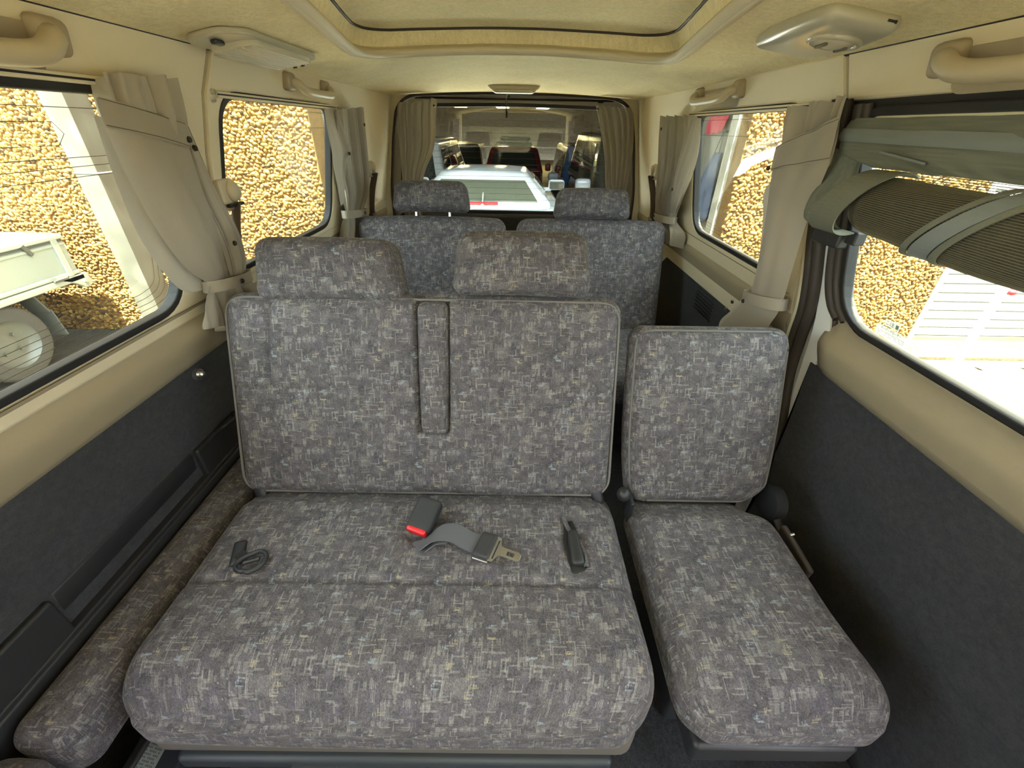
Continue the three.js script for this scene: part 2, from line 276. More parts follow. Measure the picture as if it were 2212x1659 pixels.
// right side: sliding door edge, seals and painted jamb
function wallStrip(s, pts, w, off, t) { // pts [y, z]
  const c = curvePts(pts.map(([y, z]) => wp(s, y, z, off)), 40); return ribbon(c, w, V(0, 0, 1), t);
}
function strip2(s, left, right, off, t) { // band between two edge lines, [y, z] each
  const n = 40, a = curvePts(left.map(([y, z]) => wp(s, y, z, off)), n), b = curvePts(right.map(([y, z]) => wp(s, y, z, off)), n), o = V(s * t, 0, 0);
  return loft(a.map((p, i) => [p, b[i], b[i].clone().add(o), p.clone().add(o)]), true, true);
}
const sealA = [[1.26, -1.03], [1.1, -1.035], [1.0, -1.03], [0.9, -1.015], [0.82, -1.012], [0.74, -1.026], [0.62, -1.03], [0.45, -1.0], [0.2, -0.975], [0.0, -0.97]];
part('pillar_seal', merge([tube(sealA.map(([y, z]) => wp(1, y, z, 0.006)), 0.011, 80, 10), tube(sealA.map(([y, z]) => wp(1, y, z + 0.022, 0.0)), 0.013, 80, 10)]), M.brownRubber, wallR);
part('pillar_edge_trim', tube(sealA.slice(1).map(([y, z]) => wp(1, y, z - 0.02, 0.006)), 0.007, 80, 8), M.beige, wallR);
part('painted_jamb', strip2(1, [[1.25, -1.012], [1.0, -0.998], [0.88, -0.984], [0.8, -0.978], [0.7, -0.988], [0.5, -0.99], [0.3, -0.98], [0.0, -0.97]], [[1.25, -0.97], [1.0, -0.962], [0.88, -0.945], [0.8, -0.92], [0.7, -0.94], [0.5, -0.96], [0.3, -0.955], [0.0, -0.95]], -0.008, 0.05), M.white, wallR, 'white painted door jamb');
const sealB = [[1.25, -0.962], [1.1, -0.957], [1.0, -0.95], [0.92, -0.938], [0.87, -0.915], [0.845, -0.885]];
part('door_seal', merge([tube(sealB.map(([y, z]) => wp(1, y, z, 0.004)), 0.012, 50, 10), tube(sealB.map(([y, z]) => wp(1, y, z + 0.018, 0.002)), 0.009, 50, 8)]), M.brownRubber, wallR);
part('door_edge', strip2(1, [[1.26, -1.01], [0.9, -0.99], [0.5, -1.0], [0, -0.98]], [[1.26, -0.965], [0.9, -0.95], [0.5, -0.95], [0, -0.95]], -0.02, 0.008), M.black, wallR);
part('door_top_gap', side(1, [[-1.01, 1.258], [-1.005, 1.238], [0.06, 1.238], [0.06, 1.258]], [], 0.02, -0.006), M.rubber, wallR, 'black gap above the sliding door');
part('door_top_trim', side(1, [[-0.985, 1.239], [-0.98, 1.218], [0.06, 1.218], [0.06, 1.239]], [], 0.02, -0.002, 0.003), M.beige, wallR);
part('corner_filler', side(1, [[-0.945, 0.76], [-0.935, 0.88], [-0.89, 0.875], [-0.84, 0.838], [-0.8, 0.834], [-0.8, 0.76]], [], 0.018, -0.012), M.brownRubber, wallR);
part('door_front_post', side(1, [[-0.035, 1.258], [-0.01, 0.82], [0.09, 0.82], [0.09, 1.258]], [], 0.02, 0, 0.005), M.beige, wallR);
part('door_latch', merge([rbox(0.7, 1.006, -0.955, 0.03, 0.032, 0.085, 0.006, [0, 0.04, 0]), rbox(0.692, 1.022, -0.955, 0.03, 0.008, 0.09, 0.004, [0, 0.04, 0]), rbox(0.705, 1.018, -0.892, 0.024, 0.026, 0.03, 0.004)]), M.black, wallR, 'black window latch');

// windows: pane, gasket, printed heater wires
function windowOn(n, s, outline, label, wires) {
  const ys = outline.map((p) => p[1]), zs = outline.map((p) => p[0]), cy = Math.min(...ys), cz = (Math.min(...zs) + Math.max(...zs)) / 2;
  const w = thing(`window_${n}`, label, 'window', [s * xw(cy), cy, cz], null, 'structure');
  part('pane', side(s, offs(outline, 0.003), [], 0.016, -0.012), M.glass, w);
  part('gasket', side(s, offs(outline, 0.0095), [offs(outline, -0.006)], 0.022, 0.003, 0.003), M.rubber, w, 'black rubber gasket');
  if (wires) part('aerial_wires', merge(wires.map((l) => tube(l.map(([z, y]) => wp(s, y, z, -0.0105)), 0.0005, l.length * 12, 4, false, 0))), M.wire, w, 'thin printed aerial lines');
  return w;
}
const lfW = [];
for (let i = 0; i < 4; i++) { const y = 0.868 + i * 0.0115, zc = -0.888 + i * 0.011; lfW.push([[-0.04, y], [-0.4, y], [zc + 0.05, y], [zc + 0.018, y + 0.006], [zc + 0.004, y + 0.02], [zc, y + 0.05], [zc - 0.006, 1.0], [zc - 0.012, 1.13]]); }
lfW.push([[-0.04, 0.857], [-0.83, 0.857]], [[-0.04, 0.914], [-0.78, 0.914]]);
lfW.push([[-0.05, 1.215], [-0.9, 1.215]], [[-0.05, 1.196], [-0.745, 1.196], [-0.745, 1.165], [-0.05, 1.165]], [[-0.05, 1.148], [-0.9, 1.148]], [[-0.05, 1.13], [-0.9, 1.136]], [[-0.05, 1.112], [-0.9, 1.122]]);
windowOn(1, -1, WIN.lf, 'large side window looking onto the flatbed truck', lfW);
windowOn(2, -1, WIN.lr, 'left rear quarter window looking onto pebble wall', [[[-1.13, 1.232], [-1.8, 1.232]], [[-1.12, 1.188], [-1.8, 1.188]], ...[0, 1, 2, 3].map((i) => [[-1.15, 0.872 + i * 0.01], [-1.76, 0.872 + i * 0.01]])]);
windowOn(3, 1, WIN.rr, 'right rear quarter window with blue garment outside', [[[-1.15, 1.232], [-1.8, 1.232]], [[-1.15, 1.188], [-1.8, 1.188]], ...[0, 1, 2, 3].map((i) => [[-1.15, 0.872 + i * 0.011], [-1.77, 0.872 + i * 0.011]])]);
const win4 = windowOn(4, 1, WIN.rf, 'sliding door window with warning sticker', null);

// floor, ceiling, front and rear ends
tag(solo('floor', uvBox(rbox(0, -0.03, (ZF + ZR) / 2, 1.66, 0.06, ZF - ZR + 0.05, 0.005)), M.carpet), 'dark carpeted van floor', 'floor', null, 'structure');
const ceil = thing('ceiling', 'beige cloth headliner with recessed centre panel', 'ceiling', [0, 1.33, -0.8], null, 'structure');
const rimHalf = [[0, -1.575], [0.2, -1.56], [0.36, -1.515], [0.415, -1.46], [0.43, -1.39], [0.418, -1.28], [0.36, -0.86], [0.345, -0.6], [0.34, -0.32], [0.30, -0.24], [0, -0.22]];
const rimXZ = [...rimHalf, ...rimHalf.slice(1, -1).reverse().map(([x, z]) => [-x, z])];
const rimCurve = new THREE.CatmullRomCurve3(rimXZ.map(([x, z]) => V(x, 0, z)), true, 'catmullrom', 0.35).getPoints(300);
const rim2 = rimCurve.map((p) => [p.x, p.z]);
function insideDist(x, z) { let best = 1e9, inn = false; for (let i = 0, j = rim2.length - 1; i < rim2.length; j = i++) { const [a, b] = rim2[i], [c, d] = rim2[j]; const ex = c - a, ez = d - b, t = clamp(((x - a) * ex + (z - b) * ez) / (ex * ex + ez * ez + 1e-12), 0, 1); best = Math.min(best, Math.hypot(x - a - t * ex, z - b - t * ez)); if ((b > z) !== (d > z) && x < (c - a) * (z - b) / (d - b) + a) inn = !inn; } return inn ? best : -best; }
part('headliner', grid((u, v) => { const x = lerp(-0.653, 0.653, u), z = lerp(0.8, ZR, v), e = insideDist(x, z); return V(x, yc(x, z) + (e > -0.02 ? 0.045 * sstep(-0.005, 0.02, e) : 0), z); }, 130, 300, (u, v, p) => [p.x * 1.6, p.z * 1.6]), M.header, ceil);
{ // raised rim round the recess: two steps
  const ring = (w, h, dy) => { const n = rimCurve.length - 1, rings = []; for (let i = 0; i <= n; i++) { const p = rimCurve[i % n], a = rimCurve[(i + n - 1) % n], b = rimCurve[(i + 1) % n], t = b.clone().sub(a).setY(0).normalize(), o = V(t.z, 0, -t.x), y = yc(p.x, p.z) + dy, r = []; for (let k = 0; k < 10; k++) { const q = k / 10 * Math.PI * 2; r.push(V(p.x + o.x * Math.cos(q) * w, y + Math.sin(q) * h, p.z + o.z * Math.cos(q) * w)); } rings.push(r); } return smooth(loft(rings, false)); };
  part('recess_rim', merge([ring(0.02, 0.011, -0.002), ring(0.009, 0.014, -0.001)]), M.beige, ceil, 'moulded beige rim of the recess');
}
part('panel_gap', tube(rimCurve.filter((_, i) => i % 3 === 0).slice(0, 100).map((p) => V(p.x * 0.945, yc(p.x * 0.945, p.z) + 0.043, (p.z + 0.9) * 0.945 - 0.9)), 0.0035, 300, 6, true), M.brownRubber, ceil, 'dark gap round the sliding panel');
part('roof_skin', grid((u, v) => { const x = lerp(-0.74, 0.74, u), z = lerp(0.82, ZR - 0.06, v); return V(x, 1.4 + 0.09 * (1 - (x / 0.74) ** 2), z); }, 20, 4), M.white, ceil);
part('edge_gap', merge([-1, 1].map((s) => tube([V(s * 0.6525, 1.334, 0.8), V(s * 0.6525, 1.334, ZR)], 0.004, 4, 6))), M.rubber, ceil);
part('roof_edge', merge([-1, 1].map((s) => rbox(s * 0.7, 1.39, -0.92, 0.12, 0.04, 3.6, 0.005))), M.white, ceil);
// front end: cowl, dashboard and windscreen
const wallF = thing('wall_front', 'dashboard and cowl below the windscreen', 'wall', [0, 0, 1.3], null, 'structure');
part('dashboard', merge([rbox(0, 0.62, 1.15, 1.5, 0.16, 0.5, 0.05), rbox(0, 0.3, 1.3, 1.6, 0.84, 0.06, 0.01)]), M.beige, wallF);
const win7 = thing('window_5', 'windscreen at the front of the van', 'window', [0, 0.72, 1.4], null, 'structure');
part('pane', ribbon([V(0, 1.36, 0.8), V(0, 0.7, 1.42)], [1.36, 1.52], V(1, 0, 0), 0.005), M.glass, win7);
part('roof_header', rbox(0, 1.385, 0.79, 1.36, 0.05, 0.08, 0.01), M.beige, win7);

// rear end
const wallB = thing('wall_rear', 'rear end of the van around the tailgate', 'wall', [0, 0, ZR], null, 'structure');
const openO = rpoly([[-0.705, 0.62], [0.705, 0.62], [0.70, 0.88], [0.658, 1.14], [0.612, 1.335], [0, 1.358], [-0.612, 1.335], [-0.658, 1.14], [-0.70, 0.88]], [0.06, 0.06, 0.05, 0.05, 0.13, 0.3, 0.13, 0.05, 0.05]);
part('pillar_surround', uvBox(extr([[-0.80, 0], [0.80, 0], [0.80, 0.66], [0.66, 1.37], [0, 1.41], [-0.66, 1.37], [-0.80, 0.66]], [openO], 0.04, 0.006).translate(0, 0, ZR - 0.04)), M.beige, wallB);
part('weatherstrip', merge([tube(openO.map(([x, y]) => V(x, y, ZR + 0.004)), 0.009, 200, 8, true)]), M.brownRubber, wallB);
const glassO = rpoly([[-0.66, 0.765], [0.66, 0.765], [0.60, 1.29], [0, 1.302], [-0.60, 1.29]], [0.06, 0.06, 0.07, 0.2, 0.07]);
part('tailgate_frame', uvBox(extr(offs(openO, 0.03), [offs(glassO, 0.004)], 0.03, 0.004).translate(0, 0, ZR - 0.075)), std({ color: hex('#9b948a'), roughness: 0.5 }), wallB, 'grey inner frame of the tailgate');
part('outer_skin', extr([[-0.86, -0.12], [0.86, -0.12], [0.86, 0.66], [0.73, 1.40], [0, 1.5], [-0.73, 1.40], [-0.86, 0.66]], [offs(glassO, 0.004)], 0.02).translate(0, 0, ZR - 0.1), M.white, wallB);
part('lower_tailgate_trim', uvBox(rbox(0, 0.4, ZR - 0.04, 1.36, 0.7, 0.05, 0.02)), M.dark, wallB);
part('tailgate_rail', merge([rbox(0, 1.328, ZR - 0.032, 1.06, 0.009, 0.012, 0.004), rbox(0.46, 1.325, ZR - 0.028, 0.03, 0.014, 0.014, 0.003), rbox(-0.03, 1.34, ZR - 0.03, 0.012, 0.012, 0.012, 0.003)]), M.rubber, wallB, 'black curtain rail above the rear glass');
const win8 = thing('window_6', 'rear tailgate window showing the parked cars', 'window', [0, 0.765, ZR - 0.08], null, 'structure');
part('pane', extr(offs(glassO, 0.003), [], 0.004).translate(0, 0, ZR - 0.07), M.glass, win8);
part('gasket', extr(offs(glassO, 0.012), [offs(glassO, -0.006)], 0.022, 0.004).translate(0, 0, ZR - 0.062), M.rubber, win8, 'black rubber gasket');
part('heater_wires', merge([...Array(15)].map((_, i) => tube([V(-0.6, 0.80 + i * 0.031, ZR - 0.064), V(0.6, 0.80 + i * 0.031, ZR - 0.064)], 0.0006, 2, 4))), M.wire, win8, 'thin heater lines');

// ------------------------------------------------------------------ second-row bench
// a backrest panel: width w, length l, leaning back by a; groove lists in block space
const groove = (x, at, d, s = 0.0042) => d * gauss(x - at, s);
function padShape(w, h, d, r, step, { crownTop = 0, taperTop = 0, taperBot = 0, dome = 0.012, gx = [], gy = [], gd = 0.004 }, ou, ov) {
  return soft(w, h, d, r, step, (q, o) => {
    const front = sstep(0, d / 2, q.z), u = q.x / (w / 2), v = q.y / (h / 2);
    let push = dome * (1 - u ** 4) * (1 - v ** 4);
    for (const [x, y0, y1] of gx) if (o.y >= y0 && o.y <= y1) push -= groove(o.x, x, gd);
    for (const [y, x0, x1] of gy) if (o.x >= x0 && o.x <= x1) push -= groove(o.y, y, gd);
    q.z += front * push;
    q.x *= 1 - (v > 0 ? taperTop * v : -taperBot * v);
    q.y += crownTop * (1 - u * u) * sstep(0, h / 2, q.y);
  }, ou, ov);
}
function headrest(parent, x, y, z, w, h, d, skew, ov, lean = 0.3, posts = 0.055) {
  const g = soft(w, h, d, 0.032, 0.006, (q) => { const v = q.y / (h / 2), u = q.x / (w / 2); q.z += 0.012 * (1 - u ** 4) * (1 - v ** 4) * sstep(0, d / 2, q.z); q.x *= 1 - 0.06 * v; q.x += skew * v; q.y += 0.004 * (1 - u * u); }, ov, ov * 1.7);
  const hr = part('headrest', place(g, [x, y, z], [-lean, 0, 0]), M.fabric, parent);
  for (const s of [-1, 1]) {
    part('headrest_post', cyl(V(x + s * posts * 1.6, y - h / 2 - posts * 0.9, z + 0.012), V(x + s * posts * 1.6, y - h / 2 + 0.02, z - 0.002), 0.0055, 0.0055, 12), M.chrome, hr, 'chrome headrest post');
    part('post_guide', place(soft(0.04, 0.014, 0.026, 0.005, 0.004), [x + s * posts * 1.6, y - h / 2 - posts * 0.42 - 0.004, z + 0.008]), M.black, hr, 'black post guide');
  }
  return hr;
}
const pipe = (w, h, d, r, rad) => tube(rpoly([[-w / 2 + 0.009, -h / 2 + 0.009], [w / 2 - 0.009, -h / 2 + 0.009], [w / 2 - 0.009, h / 2 - 0.009], [-w / 2 + 0.009, h / 2 - 0.009]], r, 6).flatMap(([x, y], i, a) => { const [u, v] = a[(i + 1) % a.length]; return [0, 1, 2, 3].map((k) => V(lerp(x, u, k / 4), lerp(y, v, k / 4), d / 2 - 0.011)); }), rad, 320, 8, true, 0.3);
const LEAN = Math.atan2(0.165, 0.44);
const bench = thing('bench_seat', 'wide grey patterned second-row bench seat with two headrests', 'seat', [-0.2, 0, -0.55]);
{ // cushion: rises slightly to the front, front edge rolled
  const w = 0.925, h = 0.15, d = 0.515, cx = -0.2, g = soft(w, h, d, 0.05, 0.006, (q, o) => {
    const top = sstep(0, h / 2, q.y), zf = o.z; let push = 0.012 * (1 - (o.x / (w / 2)) ** 6) * (1 - (zf / (d / 2)) ** 6);
    push -= groove(zf, 0.035, 0.0085) + (zf > 0.035 ? groove(o.x, -0.012 + (zf - 0.035) * -0.28, 0.004) + groove(o.x, 0.352 + (zf - 0.035) * 0.05, 0.003, 0.005) : groove(o.x, -0.012, 0.003) + groove(o.x, 0.34, 0.003));
    q.y += top * (push - 0.02 * sstep(-0.16, -0.215, zf));
    // recess round the buckle slots
    q.y -= top * (0.02 * gauss(o.x + 0.0, 0.022) * gauss(zf + 0.085, 0.022) + 0.018 * gauss(o.x - 0.345, 0.012) * gauss(zf + 0.06, 0.035));
    const e = sstep(-0.02, 0.25, zf); q.x *= 1 + 0.012 * e; if (zf > 0.12) { const k = sstep(0.12, 0.258, zf); q.x *= 1 - 0.075 * k * k * k; q.y -= 0.045 * k * k * top; }
    q.z += 0.006 * (1 - (o.x / (w / 2)) ** 2) * sstep(0.1, 0.25, zf);
  }, 0.13, 0.4);
  part('seat_cushion', place(g, [cx, 0.34, -0.542]), M.fabric, bench);
  part('seat_skirt', place(soft(0.875, 0.1, 0.47, 0.03, 0.012), [cx, 0.258, -0.532]), M.valance, bench, 'plain taupe vinyl skirt');
  part('seat_frame', merge([rbox(cx, 0.19, -0.5, 0.80, 0.04, 0.42, 0.01), rbox(cx - 0.15, 0.165, -0.272, 0.09, 0.05, 0.05, 0.006), rbox(cx + 0.09, 0.165, -0.272, 0.075, 0.05, 0.05, 0.006), rbox(cx - 0.03, 0.178, -0.275, 0.2, 0.012, 0.04, 0.003)]), std({ color: hex('#43474a'), roughness: 0.5, metalness: 0.3 }), bench, 'grey painted steel seat frame');
  for (const x of [-0.56, -0.19, 0.16]) for (const z of [-0.36, -0.66]) part('seat_leg', rbox(x, 0.085, z, 0.05, 0.17, 0.06, 0.008), M.black, bench);
}
{ // backrest in one piece with the folded armrest in its middle
  const w = 0.935, h = 0.497, d = 0.11, cx = -0.205, cy = 0.617, cz = -0.885;
  const g = soft(w, h, d, 0.04, 0.006, (q, o) => {
    const front = sstep(0, d / 2, q.z), u = o.x / (w / 2), v = o.y / (h / 2);
    let push = 0.012 * (1 - u ** 6) * (1 - v ** 6);
    push -= groove(o.x, -0.365 + 0.02 * v, v > 0 ? 0.008 : 0.003) + groove(o.x, 0.36, v > 0 ? 0.006 : 0.002) + groove(o.y, 0.026, 0.006) * (Math.abs(o.x - 0.025) > 0.045 ? 1 : 0);
    const ax = Math.abs(o.x - 0.025); // recess for the armrest
    if (o.y > -0.085) push -= 0.03 * (1 - sstep(0.032, 0.043, ax)) * sstep(-0.085, -0.07, o.y);
    push -= groove(o.x, 0.07, 0.004, 0.004) * (v < -0.4 ? 1 : 0.5);
    q.z += front * push; q.x *= v < 0 ? 1 + 0.012 * v : 1; q.y += 0.006 * (1 - u * u) * sstep(0, h / 2, q.y) - 0.006 * Math.abs(Math.sin(u * 4)) * sstep(0, -h / 2, q.y);
  }, 0.37, 0.1);
  part('backrest', place(g, [cx, cy, cz], [-LEAN, 0, 0]), M.fabric, bench);
  part('piping', place(pipe(w, h, d, 0.05, 0.003), [cx, cy, cz], [-LEAN, 0, 0]), M.piping, bench, 'pale piping round the backrest');
  const arm = padShape(0.074, 0.318, 0.06, 0.02, 0.006, { taperBot: 0.1, dome: 0.004 }, 0.77, 0.55);
  part('armrest', place(arm, [cx + 0.025, cy + 0.081 * Math.cos(LEAN) + 0.008, cz - 0.081 * Math.sin(LEAN) + 0.036], [-LEAN, 0, 0]), M.fabric, bench, 'narrow folded centre armrest');
  for (const x of [-0.625, 0.225]) part('hinge_bracket', place(soft(0.03, 0.05, 0.03, 0.01, 0.005), [x, 0.405, -0.765], [-0.5, 0, 0.25]), M.black, bench, 'black plastic hinge tongue');
}
headrest(bench, -0.423, 0.901, -0.985, 0.33, 0.146, 0.105, -0.004, 0.21, LEAN * 0.8, 0.05);
headrest(bench, 0.024, 0.924, -0.985, 0.307, 0.142, 0.105, 0, 0.63, LEAN * 0.8, 0.05);
{ // release strap: slot and loop
  part('strap_slot', place(soft(0.026, 0.012, 0.062, 0.006, 0.004), [-0.566, 0.425, -0.565], [0, 0.35, 0]), M.black, bench);
  const lp = []; for (let k = 0; k < 20; k++) { const a = k / 20 * Math.PI * 2; lp.push(V(-0.522 + 0.026 * Math.cos(a) + 0.006 * Math.sin(a), 0.436, -0.537 + 0.021 * Math.sin(a) * (Math.cos(a) > 0 ? 1.1 : 0.9) - 0.010 * Math.cos(a))); }
  part('pull_loop', merge([tube(lp, 0.0048, 60, 8, true), ribbon([V(-0.56, 0.432, -0.56), V(-0.538, 0.436, -0.545)], 0.02, V(0.4, 0, -0.5), 0.003), tube([V(-0.535, 0.437, -0.533), V(-0.508, 0.437, -0.544)], 0.004, 4, 8)]), M.black, bench, 'black rubber pull loop');
}
// ------------------------------------------------------------------ folding side seat
const jump = thing('jump_seat', 'single grey patterned folding seat beside the sliding door', 'seat', [0.47, 0, -0.55]);
{
  const w = 0.345, h = 0.13, d = 0.5, g = soft(w, h, d, 0.045, 0.006, (q, o) => {
    const top = sstep(0, h / 2, q.y); q.y += top * (0.012 * (1 - (o.x / (w / 2)) ** 4) * (1 - (o.z / (d / 2)) ** 4) - 0.03 * sstep(-0.14, -0.21, o.z));
    const k = sstep(0.05, 0.25, o.z); q.x *= 1 + 0.06 * k; q.x += 0.008 * k; if (o.z > 0.14) { const e = sstep(0.14, 0.25, o.z); q.x *= 1 - 0.1 * e * e * e; q.y -= 0.035 * e * e * top; }
    if (o.x > 0 && o.z < -0.05) q.x -= 0.045 * sstep(-0.12, -0.25, o.z) * (o.x / (w / 2));
  }, 0.52, 0.23);
  part('seat_cushion', place(g, [0.475, 0.348, -0.535]), M.fabric, jump);
  const b = soft(0.378, 0.447, 0.085, 0.036, 0.006, (q, o) => {
    const v = o.y / 0.216, u = o.x / 0.189; q.z += sstep(0, 0.04, q.z) * 0.012 * (1 - u ** 6) * (1 - v ** 6);
    if (v < 0) { const t = -v; q.x += (u > 0 ? -0.016 - 0.03 * sstep(0.75, 1, t) : 0.018) * t * t * Math.abs(u); }
  }, 0.9, 0.7);
  part('piping', place(mapGeo(pipe(0.378, 0.447, 0.085, 0.045, 0.0028), (p) => { const v = p.y / 0.216, u = p.x / 0.189; if (v < 0) { const t = -v; p.x += (u > 0 ? -0.016 - 0.03 * sstep(0.75, 1, t) : 0.018) * t * t * Math.abs(u); } }), [0.476, 0.5885, -0.859], [-LEAN, 0, 0]), M.piping, jump, 'pale piping round the backrest');
  part('backrest', place(b, [0.476, 0.5885, -0.859], [-LEAN, 0, 0]), M.fabric, jump);
  part('seat_base', merge([rbox(0.475, 0.26, -0.5, 0.29, 0.06, 0.42, 0.01), rbox(0.475, 0.12, -0.56, 0.2, 0.24, 0.25, 0.01)]), M.black, jump);
  part('base_tube', tube([V(0.40, 0.06, -0.3), V(0.42, 0.2, -0.275), V(0.54, 0.2, -0.275), V(0.56, 0.06, -0.3)], 0.009, 30, 8), M.black, jump);
  part('recliner_cover', merge([cyl(V(0.655, 0.40, -0.755), V(0.685, 0.40, -0.755), 0.046, 0.043, 32), cyl(V(0.685, 0.40, -0.755), V(0.69, 0.40, -0.755), 0.03, 0.028, 24), rbox(0.672, 0.35, -0.72, 0.02, 0.06, 0.09, 0.008, [0.5, 0, 0])]), M.black, jump, 'round black recliner cover');
  part('side_lever', place(soft(0.014, 0.034, 0.12, 0.006, 0.005), [0.668, 0.372, -0.63], [0.1, 0, 0]), std({ color: hex('#4d4744'), roughness: 0.5 }), jump, 'grey lever plate');
  part('lever_screw', cyl(V(0.668, 0.39, -0.66), V(0.676, 0.394, -0.66), 0.0035, 0.003, 10), M.chrome, jump);
  part('hinge_knob', merge([new THREE.SphereGeometry(0.018, 20, 14).translate(0.288, 0.428, -0.745), rbox(0.304, 0.39, -0.735, 0.01, 0.075, 0.034, 0.004, [0.1, 0, 0])]), M.black, jump, 'black hinge knob');
}
// ------------------------------------------------------------------ third row
function rearSeat(x, w, hx, hy, label, ou, seam) {
  const s = thing('rear_seat', label, 'seat', [x, 0, -1.7], 'third-row seats');
  const b = soft(w, 0.5, 0.11, 0.045, 0.009, (q, o) => {
    const u = o.x / (w / 2), v = o.y / 0.25; q.z += sstep(0, 0.055, q.z) * (0.012 * (1 - u ** 6) * (1 - v ** 6) - groove(o.x, seam, 0.005, 0.005) - groove(o.x, -seam, 0.005, 0.005) - groove(o.y, -0.06, 0.004, 0.005));
    q.y += 0.008 * (1 - u * u) * sstep(0, 0.25, q.y);
  }, ou, 0.3 + ou);
  part('backrest', place(b, [x, 0.617, -1.87], [-0.28, 0, 0]), M.fabric, s);
  part('seat_cushion', place(soft(w, 0.14, 0.48, 0.045, 0.014, null, ou, 0.5), [x, 0.36, -1.56]), M.fabric, s);
  part('seat_base', merge([rbox(x, 0.22, -1.56, w * 0.85, 0.14, 0.4, 0.01), rbox(x, 0.08, -1.6, w * 0.6, 0.16, 0.3, 0.01)]), M.black, s);
  headrest(s, hx, hy, -1.925, 0.312, 0.12, 0.1, 0, ou + 0.4, 0.22, 0.045);
  return s;
}
rearSeat(-0.35, 0.645, -0.343, 0.942, 'left third-row patterned seat with higher headrest on chrome posts', 0.15, 0.205);
rearSeat(0.343, 0.65, 0.337, 0.924, 'right third-row patterned seat with headrest pushed down', 0.58, 0.2);
// ------------------------------------------------------------------ belts and buckles
{
  const b = thing('belt_buckle', 'black belt buckle with red button standing in the bench', 'buckle', [-0.195, 0.41, -0.65]);
  const rot = [0.42, -0.32, 0.06];
  part('housing', place(soft(0.056, 0.034, 0.075, 0.009, 0.004), [-0.186, 0.45, -0.652], rot), std({ color: hex('#2e2e30'), roughness: 0.7 }), b);
  part('release_button', place(soft(0.046, 0.025, 0.014, 0.005, 0.003), [-0.1995, 0.4375, -0.6185], rot), M.red, b, 'red release button');
}
{
  const l = thing('lap_belt', 'grey lap belt with chrome tongue lying across the bench', 'seat belt', [-0.06, 0.41, -0.6]);
  const path = curvePts([V(-0.21, 0.416, -0.592), V(-0.185, 0.428, -0.59), V(-0.15, 0.45, -0.603), V(-0.115, 0.452, -0.602), V(-0.085, 0.445, -0.59), V(-0.055, 0.442, -0.579)], 40), A = V(0.32, 0, -0.95).normalize();
  part('webbing', ribbon(path, path.map((_, i) => lerp(0.03, 0.047, sstep(2, 18, i))), A, 0.0022), M.web, l);
  part('webbing_fold', ribbon(path.slice(0, 22).map((p) => p.clone().add(V(0.006, -0.008, 0.004))), path.slice(0, 22).map((_, i) => lerp(0.028, 0.044, i / 21)), A, 0.0022), M.web, l);
  const yaw = -Math.atan2(0.33, 0.94), c = V(-0.046, 0.443, -0.576), ax = V(Math.cos(-yaw), 0, Math.sin(-yaw)), at = (s, w, y) => c.clone().addScaledVector(ax, s).add(V(-ax.z * w, y, ax.x * w));
  part('sleeve', place(soft(0.036, 0.02, 0.062, 0.005, 0.004), [c.x, c.y, c.z], [0, yaw, 0]), std({ color: hex('#3a393b'), roughness: 0.6 }), l, 'dark plastic sleeve');
  const T = extr([[0.016, -0.031], [0.026, -0.030], [0.032, -0.012], [0.04, -0.0105], [0.072, -0.0105], [0.078, -0.006], [0.078, 0.006], [0.072, 0.0105], [0.04, 0.0105], [0.032, 0.012], [0.026, 0.030], [0.016, 0.031]], [[[0.048, -0.0052], [0.064, -0.0052], [0.064, 0.0052], [0.048, 0.0052]], [[0.0225, -0.024], [0.0255, -0.024], [0.0255, 0.024], [0.0225, 0.024]]], 0.0026, 0.0006);
  T.rotateX(Math.PI / 2).rotateZ(-0.05).rotateY(yaw).translate(c.x, c.y + 0.004, c.z); part('tongue', T, M.chrome, l, 'chrome belt tongue');
  part('edge_clip', place(soft(0.034, 0.004, 0.004, 0.0015, 0.002), [c.x - ax.z * 0.031, c.y - 0.004, c.z + ax.x * 0.031], [0, yaw, 0]), M.chrome, l);
}
{
  const b = thing('belt_buckle', 'slim black belt buckle sunk in a slot near the bench edge', 'buckle', [0.155, 0.39, -0.61]);
  part('slot', place(soft(0.04, 0.01, 0.135, 0.004, 0.004, (q) => { q.x *= q.z > 0 ? 1 : 1 + q.z * 6; }), [0.145, 0.418, -0.598], [0, 0.08, 0]), M.rubber, b);
  part('housing', place(soft(0.026, 0.03, 0.082, 0.009, 0.004, (q) => { q.x *= 1 + q.z * 4; }), [0.147, 0.425, -0.587], [0.12, 0.08, 0]), M.black, b);
  part('release_button', place(soft(0.02, 0.012, 0.006, 0.0025, 0.002), [0.1505, 0.416, -0.5455], [0.1, 0.08, 0]), M.red, b, 'red release button');
  part('torn_edge', tube([V(0.13, 0.428, -0.672), V(0.136, 0.428, -0.642), V(0.153, 0.427, -0.612), V(0.166, 0.427, -0.572), V(0.165, 0.425, -0.542)], 0.005, 30, 8), M.fabric, b, 'loose fabric edge of the slot');
}
